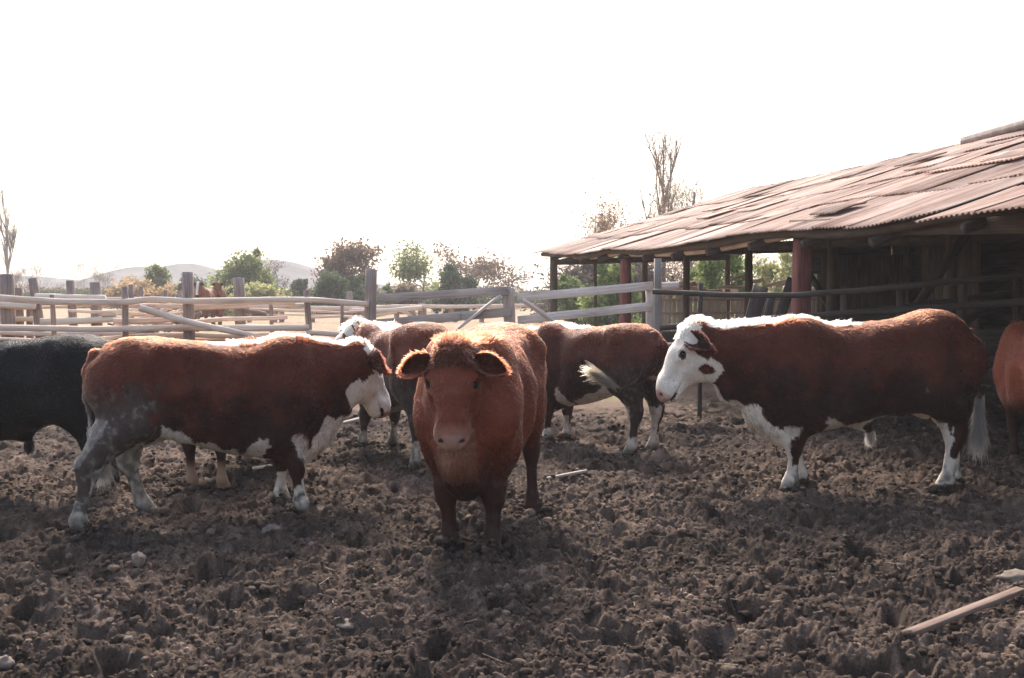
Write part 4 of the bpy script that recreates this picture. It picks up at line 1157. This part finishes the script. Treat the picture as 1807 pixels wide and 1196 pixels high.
# rails closing the front of the shed
DS = lambda u: 12.9
par = fence('pole_fence', 'dark pole rails and planks closing the yard side of the shed', (4.5,12.8,0), 'pole fences')
add_rails(par, [
 ([(1152,514),(1200,517),(1300,521),(1400,521),(1440,518),(1600,505),(1700,494),(1830,481)], lambda u: 12.0-(u-1150)/680*1.2, .036, 'dark_wood'),
 ([(1165,578),(1240,572),(1310,566),(1420,558),(1560,549),(1660,542),(1840,530)], lambda u: 12.1-(u-1150)/680*1.2, .040, 'dark_wood'),
 ([(1560,545),(1700,528),(1840,506)], lambda u: 12.4, .034, 'dark_wood'),
 ([(1500,560),(1680,566),(1830,534)], lambda u: 12.6, .034, 'dark_wood'),
 ([(1160,504),(1198,504)], 12.9, .05, 'grey_board'),
])
for v0, v1, w in ((594,590,20),(617,612,20),(640,637,20),(664,660,20)):
    par(MB().board(W(1168,v0,12.5), W(1860,v1,11.6), w*12.3/FPX, .03, UPV, 12, .012).build('plank', M['dark_wood'], None))
for u, v, Y in ((1236,500,12.7),(1490,505,12.3),(1590,498,12.2),(1700,488,12.1),(1795,480,12.0)):
    p = W(u,v,Y); par(MB().pole((p[0],p[1],-.2), p, .03 if u<1300 else .05, None, .015, 7, 9).build('post', M['dark_wood'], None))
for (u0,v0,u1,v1,Y,w) in ((1342,506,1318,600,12.35,26),(1398,492,1370,580,13.0,18),(1362,525,1344,600,12.6,12)):
    par(MB().board(W(u0,v0,Y), W(u1,v1,Y-.3), w*Y/FPX, .04, (1,0,0), 6, .008).build('leaning_plank', M['dark_wood'], None))

# far plank fence and stacked boards behind the shed
par = fence('plank_fence', 'old grey plank fence of upright boards behind the open end of the shed', (6,26,0), None)
for k in range(48):
    u = 1160+k*7.4+rng.normal()*1.0; Y = 25-(u-1160)*.004; h = rng.normal()*3
    if rng.random() < .08: continue
    par(MB().board(W(u,524+h,Y), W(u+rng.normal()*1.5,600,Y), 6.6*Y/FPX, .025, (1,0,0), 4, .004).build('upright_board', M['grey_board'], None))
for v0,v1,w in ((553,551,4),(529,527,4)):
    par(MB().board(W(1158,v0,24.9), W(1520,v1,23.5), w*24/FPX, .04, UPV, 8, .01).build('cross_rail', M['tan_board'], None))
par = fence('board_stack', 'loose stack of weathered boards piled behind the shed posts', (7,27.5,0), None, 'boards')
for k in range(40):
    u = rng.uniform(1165,1400) if k < 28 else rng.uniform(1440,1600); v = rng.uniform(488,528) if u>1290 else rng.uniform(497,528); Y = rng.uniform(26.2,28); L = rng.uniform(25,75)
    a = rng.normal()*.06+(.25 if rng.random()<.15 else 0)
    par(MB().board(W(u-L/2,v+L/2*a,Y), W(u+L/2,v-L/2*a,Y+rng.normal()*.2), rng.uniform(4,9)*Y/FPX, .04, (0,.5,1), 5, .02).build('board', M['grey_board' if rng.random()<.5 else 'tan_board'], None))
# ------------------------------------------------------------------ trees, bushes
def leaf_mat(name, c0, c1, trans=.55):
    m, n, l, b = mat(name); n.remove(b)
    at = n.new('ShaderNodeAttribute'); at.attribute_name = 'Col'
    rp = n.new('ShaderNodeMix'); rp.data_type='RGBA'; rp.inputs[6].default_value=(*c0,1); rp.inputs[7].default_value=(*c1,1)
    sp = n.new('ShaderNodeSeparateColor'); l.new(at.outputs['Color'], sp.inputs[0]); l.new(sp.outputs[0], rp.inputs[0])
    d = n.new('ShaderNodeBsdfDiffuse'); t = n.new('ShaderNodeBsdfTranslucent'); x = n.new('ShaderNodeMixShader'); x.inputs[0].default_value=trans
    l.new(rp.outputs[2], d.inputs[0]); l.new(rp.outputs[2], t.inputs[0]); l.new(d.outputs[0], x.inputs[1]); l.new(t.outputs[0], x.inputs[2])
    l.new(x.outputs[0], n['Material Output'].inputs['Surface']); return m
LM = {
 'green': leaf_mat('green_leaves', (0.103,0.137,0.055), (0.284,0.311,0.135)),
 'dark': leaf_mat('dark_green_leaves', (0.063,0.090,0.054), (0.146,0.181,0.099), .35),
 'yellow': leaf_mat('yellow_green_leaves', (0.248,0.248,0.112), (0.500,0.486,0.243)),
 'bright': leaf_mat('bright_green_leaves', (0.097,0.151,0.049), (0.285,0.339,0.122)),
 'brown': leaf_mat('brown_autumn_leaves', (0.098,0.071,0.055), (0.243,0.176,0.128)),
 'orange': leaf_mat('orange_dry_leaves', (0.317,0.196,0.113), (0.500,0.383,0.221)),
 'twig': leaf_mat('tan_twigs_and_dry_leaves', (0.189,0.123,0.080), (0.392,0.275,0.189), .4),
 'grey': leaf_mat('grey_brown_twigs', (0.102,0.084,0.070), (0.232,0.189,0.152), .25),
}
M['bark'] = wood('tree_bark', (.05,.04,.034), (.11,.09,.075), (.19,.16,.135))

def leaves_mesh(P, size, rg, name, m, parent, twig=False):
    n = len(P)
    a = rg.normal(size=(n,3))
    if twig: a = a*.55+np.array([0,0,1.])
    a /= np.linalg.norm(a,axis=1)[:,None]; b = rg.normal(size=(n,3)); b -= a*(a*b).sum(1)[:,None]; b /= np.linalg.norm(b,axis=1)[:,None]
    s = size*rg.uniform(.55,1.35,(n,1))
    wd = .032 if twig else .42
    if twig: s = s*3.2
    V = np.stack([P-a*s, P+b*s*wd, P+a*s, P-b*s*wd],1).reshape(-1,3)
    F = np.arange(n*4).reshape(n,4)
    c = np.clip(.5+.45*fbm(P*.9+rg.random(3)*50, 2)+rg.normal(size=n)*.22, 0, 1)
    return mesh_np(name, V, F, m, parent, False, col=np.repeat(np.stack([c,c,c],1),4,0))

def grow(rg, base, height, spread, levels=3, split=(3,5), up=.6, r0=.1, trunk=.4, crown_from=.3):
    """Limb polylines (points, radii) and the tips they end in."""
    limbs=[]; tips=[]
    def limb(p, d, L, r, lev):
        n = 6; P=[p]; q = p.copy(); dd = d.copy()
        for k in range(n):
            dd = dd+rg.normal(size=3)*(.13 if lev else .05)+np.array([0,0,.05*up]); dd /= np.linalg.norm(dd); q = q+dd*L/n; P.append(q)
        P = np.array(P); limbs.append((P, np.linspace(r, r*.45, n+1)))
        if lev == levels: tips.extend(P[2:]); return
        if lev > 0: tips.extend(P[4:])
        for k in range(rg.integers(*split)+(2 if lev == 0 else 0)):
            t = rg.uniform(crown_from if lev == 0 else .3, 1.0); i = min(int(t*n), n-1)
            s = P[i]+(P[i+1]-P[i])*(t*n-i)
            az = rg.uniform(0,6.283); o = np.array([math.cos(az), math.sin(az), 0])
            nd = dd*.35+o*spread+np.array([0,0,up*rg.uniform(.4,1.1)]); nd /= np.linalg.norm(nd)
            limb(s, nd, L*rg.uniform(.42,.62), r*.5*(1.1-.4*t), lev+1)
    limb(np.array(base,float), np.array([rg.normal()*.04,rg.normal()*.04,1.]), height*trunk, r0, 0)
    return limbs, np.array(tips)

def tree(name, label, u, vtop, Y, width, m, n=5000, size=.09, vbase=None, dense=1.0, kind='tree', group='trees beyond the field', levels=3, up=.6, seed=0, bare=False, trunk=.62, squash=.35, split=(3,5), lean=0):
    rg = np.random.default_rng(1000+seed)
    top = W(u, vtop, Y); base = np.array([top[0]+lean, Y, -.1]); h = top[2]-base[2]; w = width/FPX*Y/2
    root = empty(name, tuple(base), 0, label, kind, group)
    limbs, tips = grow(rg, (0,0,0), h, 1.0, levels, split, up, max(.02,h*(.011 if bare or m == 'twig' else .018)), trunk)
    # fit the limbs' spread to the crown asked for
    sx = w/np.percentile(np.hypot(tips[:,0],tips[:,1]), 92); sz = h/tips[:,2].max()
    sc = np.array([sx, sx, sz]); mb = MB()
    for P, r in limbs:
        if r[0] < h*.0009: continue
        mb.tube(P*sc, r*(1 if not bare else 1.0), 6, .05)
    mb.build('trunk', M['bare_bark' if bare or m == 'twig' else 'bark'], root)
    if n:
        tp = tips*sc
        P = tp[rg.integers(0,len(tp),n)]+rg.normal(size=(n,3))*np.array([1,1,.8])*w*squash*.5*dense
        P = P[P[:,2] > .05]
        leaves_mesh(P, size, rg, 'crown', LM[m], root, twig=bare or m == 'twig')
    return root

def bush(name, label, u, vtop, Y, width, m, n=6000, size=.07, seed=0, group=None, cat='bush', vbase=None, clumps=60, tall=1.0):
    """Many-stemmed shrub: leaf clumps through an uneven mound, a bundle of stems inside."""
    rg = np.random.default_rng(2000+seed)
    top = W(u, vtop, Y); base = np.array([top[0], Y, -.05]); h = top[2]+.05; w = width/FPX*Y/2*1.12; n = int(n*1.5); size *= 1.15
    root = empty(name, tuple(base), 0, label, cat, group)
    C = rg.normal(size=(clumps,3)); C /= np.linalg.norm(C,axis=1)[:,None]; C[:,2] = np.abs(C[:,2])
    zz = rg.random(clumps)**.85; az = rg.uniform(0,6.283,clumps); rr = np.sqrt(rg.random(clumps))*(1-.80*zz**2.2)**.5*(.75+.35*rg.random(clumps))
    C = np.stack([rr*w*1.0*np.cos(az), rr*w*1.0*np.sin(az), zz*h*.92], 1)
    C[:,2] *= np.clip(.86+.62*fbm(np.stack([C[:,0]/w*1.3+seed*3.1, C[:,1]/w*1.3, C[:,0]*0],1),2), .5, 1.06)
    rad = np.minimum(w, h)*rg.uniform(.10,.42,clumps)
    k = rg.integers(0,clumps,n); d = rg.normal(size=(n,3)); d /= np.linalg.norm(d,axis=1)[:,None]
    P = C[k]+d*(rad[k]*rg.random(n)**.6)[:,None]*np.array([1,1,1.1]); P = P[P[:,2] > 0.0]
    leaves_mesh(P, size, rg, 'foliage', LM[m], root)
    mb = MB()
    for q in range(7):
        t = C[rg.integers(0,clumps)]; mb.pole((rg.normal()*.1*w,rg.normal()*.1*w,0), t, max(.012,h*.012), .008, .1, 6, 6)
    mb.build('stems', M['bark'], root)
    return root

T = 'trees beyond the field'
bush('tree', 'broad yellow-green tree with a tall rounded crown, left of the middle of the field edge', 428, 442, 66, 120, 'green', 11000, .12, 1, T, 'tree', clumps=80)
bush('bush', 'low yellow bush at the foot of the broad yellow-green tree', 455, 490, 60, 84, 'yellow', 5000, .10, 2, T)
bush('bush', 'wide low yellow-green scrub behind the two horses', 372, 508, 62, 92, 'yellow', 4500, .10, 22, T)
bush('tree', 'small olive-green tree at the left, beside the orange bush', 279, 470, 75, 62, 'green', 5000, .12, 3, T, 'tree')
bush('tree', 'small dark green tree right behind the tall fence post', 333, 474, 78, 54, 'dark', 4200, .12, 4, T, 'tree')
bush('bush', 'orange dry bush at the left under the hills', 232, 489, 70, 88, 'orange', 5000, .10, 5, T)
bush('bush', 'tan dry scrub right of the orange bush', 292, 506, 66, 76, 'orange', 3500, .10, 25, T)
tree('tree', 'tall brown-leaved tree rising over a rounded green bush, left of the tallest fence post', 596, 434, 72, 108, 'brown', 3600, .16, seed=6, up=.8)
bush('bush', 'rounded grey-green bush under the tall brown-leaved tree', 602, 482, 62, 118, 'dark', 9000, .11, 7, T)
bush('conifer', 'small dark pointed conifer left of the tall brown-leaved tree', 531, 483, 74, 40, 'dark', 2600, .11, 8, T, 'conifer', clumps=30)
bush('bush', 'small light green bush half hidden by the tallest fence post', 648, 478, 70, 40, 'green', 2600, .11, 9, T)
bush('bush', 'small pale green bush right of the tallest fence post', 690, 502, 70, 34, 'green', 1600, .11, 10, T)
bush('bush', 'low brown-green bush under the loose green tree', 716, 496, 68, 46, 'brown', 3200, .11, 11, T)
tree('tree', 'loose green tree with a bare forked trunk and gaps in its crown, above the gate', 742, 437, 74, 104, 'green', 1900, .17, seed=12, up=.7, trunk=.7)
bush('tree', 'dense dark green rounded tree above the gate', 806, 464, 66, 66, 'dark', 9000, .11, 13, T, 'tree', clumps=50)
tree('tree', 'sparse brown tree rising behind the dense dark green one', 822, 433, 86, 100, 'brown', 1500, .17, seed=14, up=.7, trunk=.7)
tree('tree', 'thin speckled tree with very few leaves, left of the shed roof', 902, 455, 84, 110, 'brown', 1100, .17, seed=15, up=.5, trunk=.6)
tree('tree', 'slender leafless pale tree between the yellow bush and the dark conifer', 488, 455, 88, 60, 'grey', 500, .10, seed=16, up=1.2)
for i,(u,v,w) in enumerate(((22,470,40),(70,466,64),(150,455,66),(182,462,56))):
    tree('bare_tree', ['short bare tree far left beside the tall bare poplar','wide bare tree far left over the grey hills','forked bare tree between the two hill tops','thin bare tree left of the orange bush'][i], u, v, 105, w, 'grey', 900, .09, seed=30+i, up=1.1, bare=True)
tree('poplar', 'very tall bare poplar at the left edge of the picture', 8, 296, 95, 34, 'grey', 1600, .10, seed=40, up=1.6, bare=True, trunk=.95, split=(6,9), levels=2)
# behind the shed
B2 = 'trees behind the shed'
tree('poplar', 'tallest bare poplar with a thin spire, rising behind the shed roof', 1174, 168, 52, 100, 'twig', 3600, .07, seed=41, up=1.5, trunk=.97, group=B2, split=(7,10), levels=2, squash=.5)
tree('bare_tree', 'spreading bare tree right of the tall poplar behind the shed', 1218, 262, 50, 120, 'twig', 3800, .07, seed=42, up=1.1, trunk=.62, group=B2, split=(4,6))
tree('bare_tree', 'low twiggy tree over the far end of the shed roof', 1057, 362, 56, 70, 'twig', 2200, .07, seed=43, up=1.2, group=B2, split=(4,6))
bush('bush', 'tall brown thicket behind the middle of the shed roof', 1150, 322, 54, 300, 'twig', 16000, .07, 44, B2, clumps=90)
bush('bush', 'grey-brown thicket seen under the far end of the shed', 1085, 415, 50, 230, 'grey', 11000, .10, 45, B2, clumps=90)
bush('bush', 'tall bright green bush seen between the shed posts', 1262, 418, 38, 150, 'bright', 9000, .085, 46, B2, clumps=70)
bush('bush', 'bright green bush seen left of the thick red shed post', 1078, 458, 42, 98, 'bright', 7000, .085, 47, B2, clumps=60)
bush('bush', 'pale green bush at the foot of the far corner post of the shed', 1005, 482, 46, 70, 'bright', 4500, .085, 48, B2)
bush('bush', 'yellow-orange bush seen behind the right-hand open bays of the shed', 1400, 412, 44, 150, 'yellow', 6500, .085, 49, B2)
bush('bush', 'dark green bush low behind the loose boards', 1530, 450, 40, 130, 'dark', 6000, .085, 50, B2)
# far hedge, one dark mass along the field's end
rgh = np.random.default_rng(5)
nH = 42000; hx = rgh.uniform(-75, 30, nH); hy = 88+rgh.normal(size=nH)*1.2; hz = rgh.random(nH)**.8*(1.5+.7*fbm(np.stack([hx*.12,hx*0,hx*0],1),3))
hx2 = rgh.uniform(-80,35,26000); hz2 = rgh.random(26000)**.9*np.clip(1.9+1.7*fbm(np.stack([hx2*.16+40,hx2*0,hx2*0],1),3),.3,5)
o = leaves_mesh(np.stack([hx2, 98+rgh.normal(size=26000)*1.5, hz2],1), .17, rgh, 'scrub', LM['brown'], None); tag(o, 'uneven brownish scrub behind the hedge at the field end', 'scrub', kind='stuff')
o = leaves_mesh(np.stack([hx,hy,hz],1), .16, rgh, 'hedge', LM['dark'], None); tag(o, 'low dark hedge along the far end of the stubble field', 'hedge', kind='stuff')

# ------------------------------------------------------------------ hills
def hill(name, pts, Y, depth, seed):
    us = np.linspace(pts[0][0], pts[-1][0], 160); vv = np.interp(us, [p[0] for p in pts], [p[1] for p in pts])
    X = np.array([W(u,v,Y) for u,v in zip(us,vv)]); x, zt = X[:,0], X[:,2]
    for _ in range(4): zt[1:-1] = zt[1:-1]*.5+(zt[:-2]+zt[2:])*.25
    rows = 24; V=[]
    for k in range(rows):
        t = (k/(rows-1))*2-1; y = Y+depth*t; f = math.cos(t*math.pi/2)**1.0
        n = fbm(np.stack([x*.04+seed, np.full_like(x,y*.04), x*0],1),3)
        V.append(np.stack([x, np.full_like(x,y), -2+(zt+2)*f*(1+.10*n*(1-abs(f)))],1))
    nx = len(us); i = np.arange(rows-1)[:,None]*nx; j = np.arange(nx-1)[None]
    F = np.stack([i+j,i+j+1,i+nx+j+1,i+nx+j],-1).reshape(-1,4)
    m, n_, l, b = mat('hill_scrub'); tc = n_.new('ShaderNodeTexCoord'); q = noise(n_, l, tc.outputs['Object'], .06, 5, .65)
    l.new(ramp(n_, l, q.outputs[0], [(.35,(.10,.10,.10)),(.65,(.20,.19,.18))]).outputs[0], b.inputs['Base Color']); b.inputs['Roughness'].default_value=1; b.inputs['Specular IOR Level'].default_value=0
    tag(mesh_np(name, np.vstack(V), F, m), kind='structure')
hill('hills', [(-500,500),(-200,490),(0,487),(60,487),(110,492),(150,498),(190,491),(245,470),(262,468),(290,474),(330,463),(345,463),(380,480),(430,470),(455,457),(500,458),(545,470),(600,490),(700,506),(900,512)], 320, 60, 3)

# ------------------------------------------------------------------ haze: the smoky air
def haze():
    x0,x1,y0,y1,z0,z1 = -1100,1100,-1100,1100,-4,60
    V = [(x,y,z) for x in (x0,x1) for y in (y0,y1) for z in (z0,z1)]
    F = [(0,1,3,2),(4,6,7,5),(0,4,5,1),(2,3,7,6),(0,2,6,4),(1,5,7,3)]
    m = bpy.data.materials.new('smoky_air'); m.use_nodes = True; n = m.node_tree.nodes; n.remove(n['Principled BSDF'])
    v = n.new('ShaderNodeVolumePrincipled'); v.inputs['Density'].default_value = HAZE; v.inputs['Color'].default_value = (.97,.96,.95,1); v.inputs['Anisotropy'].default_value = 0
    m.node_tree.links.new(v.outputs[0], n['Material Output'].inputs['Volume'])
    o = mesh_np('haze', np.array(V,float), np.array(F), m, None, False); tag(o, kind='stuff')
HAZE = .0012
haze()
# ------------------------------------------------------------------ small things lying on the dung
def zg(x, y): return float(ground_h(np.array([x]), np.array([y]))[0])
def lay_board(name, label, u0, v0, u1, v1, w, th, m, lift=.03, cat='plank', group=None, lift1=None):
    p0, p1 = G(u0,v0), G(u1,v1); c = (p0+p1)/2
    p0[2] = max(zg(*p0[:2]),0)+lift; p1[2] = max(zg(*p1[:2]),0)+(lift if lift1 is None else lift1)
    d = p1-p0; sd_ = np.cross(UPV, d)
    o = MB().board(p0-c, p1-c, w, th, sd_, 8, .006).build(name, M[m]); o.location = c; return tag(o, label, cat, group)
lay_board('plank', 'brown weathered plank lying on the dung at the lower right', 1590, 1142, 1800, 1062, .05, .025, 'old_plank', .03, lift1=.05)
lay_board('plank', 'pale broken lath lying on the dung right of the centre cow', 966, 850, 1036, 847, .035, .02, 'tan_board', .03)
lay_board('plank', 'pale plank lying on the dung below the left cow\'s chin', 594, 752, 640, 742, .08, .03, 'tan_board', .03)
lay_board('plank', 'short pale stick lying on the dung under the left cow\'s belly', 448, 838, 478, 832, .035, .02, 'pole_pale', .04)
m, n, l, b = mat('pale_stone'); tc = n.new('ShaderNodeTexCoord'); q = noise(n, l, tc.outputs['Object'], 14, 4)
l.new(ramp(n, l, q.outputs[0], [(.3,(.09,.068,.05)),(.7,(.22,.17,.13))]).outputs[0], b.inputs['Base Color']); b.inputs['Roughness'].default_value=.9; M['stone'] = m
Vs, Fs = ico(3)
def stone(name, label, u, v, s, sq=(1,.8,.5), m='stone', cat='stone', group=None, rough=.6, sink=.45):
    p = G(u,v); o_ = rng.random(3)*60
    V = Vs*(1+rough*fbm(Vs*1.6+o_,3)+.12*fbm(Vs*6+o_,2))[:,None]*np.array(sq)*s
    o = mesh_np(name, V, Fs, M[m]); o.location = (p[0],p[1],zg(p[0],p[1])+s*sq[2]*(1-sink)); o.rotation_euler = (0,0,rng.random()*6); return tag(o, label, cat, group)
stone('stone', 'flat pale stone at the right edge above the brown plank', 1792, 1036, .10, (1.1,.8,.35))
stone('stone', 'small pale pebble right of the centre, below the profile cow\'s head', 1268, 962, .028)
stone('stone', 'round pale pebble at the lower left, nearest the bottom edge', 226, 1150, .022)
stone('dung_clump', 'pale straw-coloured dung clump at the lower left', 245, 1017, .048, (1,.8,.9), cat='dung')
stone('dung_clump', 'pale straw-coloured dung clump at the lower middle', 606, 1117, .05, (1.5,.9,.45), cat='dung')
stone('dung_clump', 'pale straw-coloured dung clump below the left cow\'s front legs', 478, 940, .07, (1.5,.8,.45), cat='dung')
stone('dung_clump', 'pale dung clump cut by the left edge near the bottom corner', 4, 1165, .045, (1,.9,.8), cat='dung')

def straw(N=700):
    th = rng.uniform(R(-36), R(36), N); r = 3.0*np.exp(rng.random(N)**.8*np.log(13/3.0)); x, y = r*np.sin(th), r*np.cos(th)
    k = (rng.random(N) < sstep(.35,.75,.5+.5*fbm(np.stack([x*.9,y*.9,x*0],1)+7, 3))) & (pen_mask(x,y) > .5); x, y = x[k], y[k]; n = len(x)
    a = rng.uniform(0,6.283,n); L = rng.uniform(.015,.05,n); e = np.stack([np.cos(a)*L, np.sin(a)*L, rng.normal(size=n)*.3*L],1); w = np.stack([-np.sin(a), np.cos(a), a*0],1)*rng.uniform(.0012,.003,n)[:,None]
    P = np.stack([x,y,ground_h(x,y)+.012],1); up = np.array([0,0,.004])
    V = np.stack([P-e-w, P-e+w, P+e+w+up, P+e-w+up],1).reshape(-1,3); F = np.arange(n*4).reshape(n,4)
    m, nn, l, b = mat('straw'); b.inputs['Roughness'].default_value = .8
    at = nn.new('ShaderNodeAttribute'); at.attribute_name = 'Col'; l.new(at.outputs['Color'], b.inputs['Base Color'])
    t = rng.random((n,1)); c = np.array([.10,.075,.05])*(1-t)+np.array([.22,.165,.11])*t
    tag(mesh_np('straw', V, F, m, None, False, col=np.repeat(c,4,0)), 'dull straw stalks strewn over the dung', 'straw', kind='stuff')
straw()
build_clods()
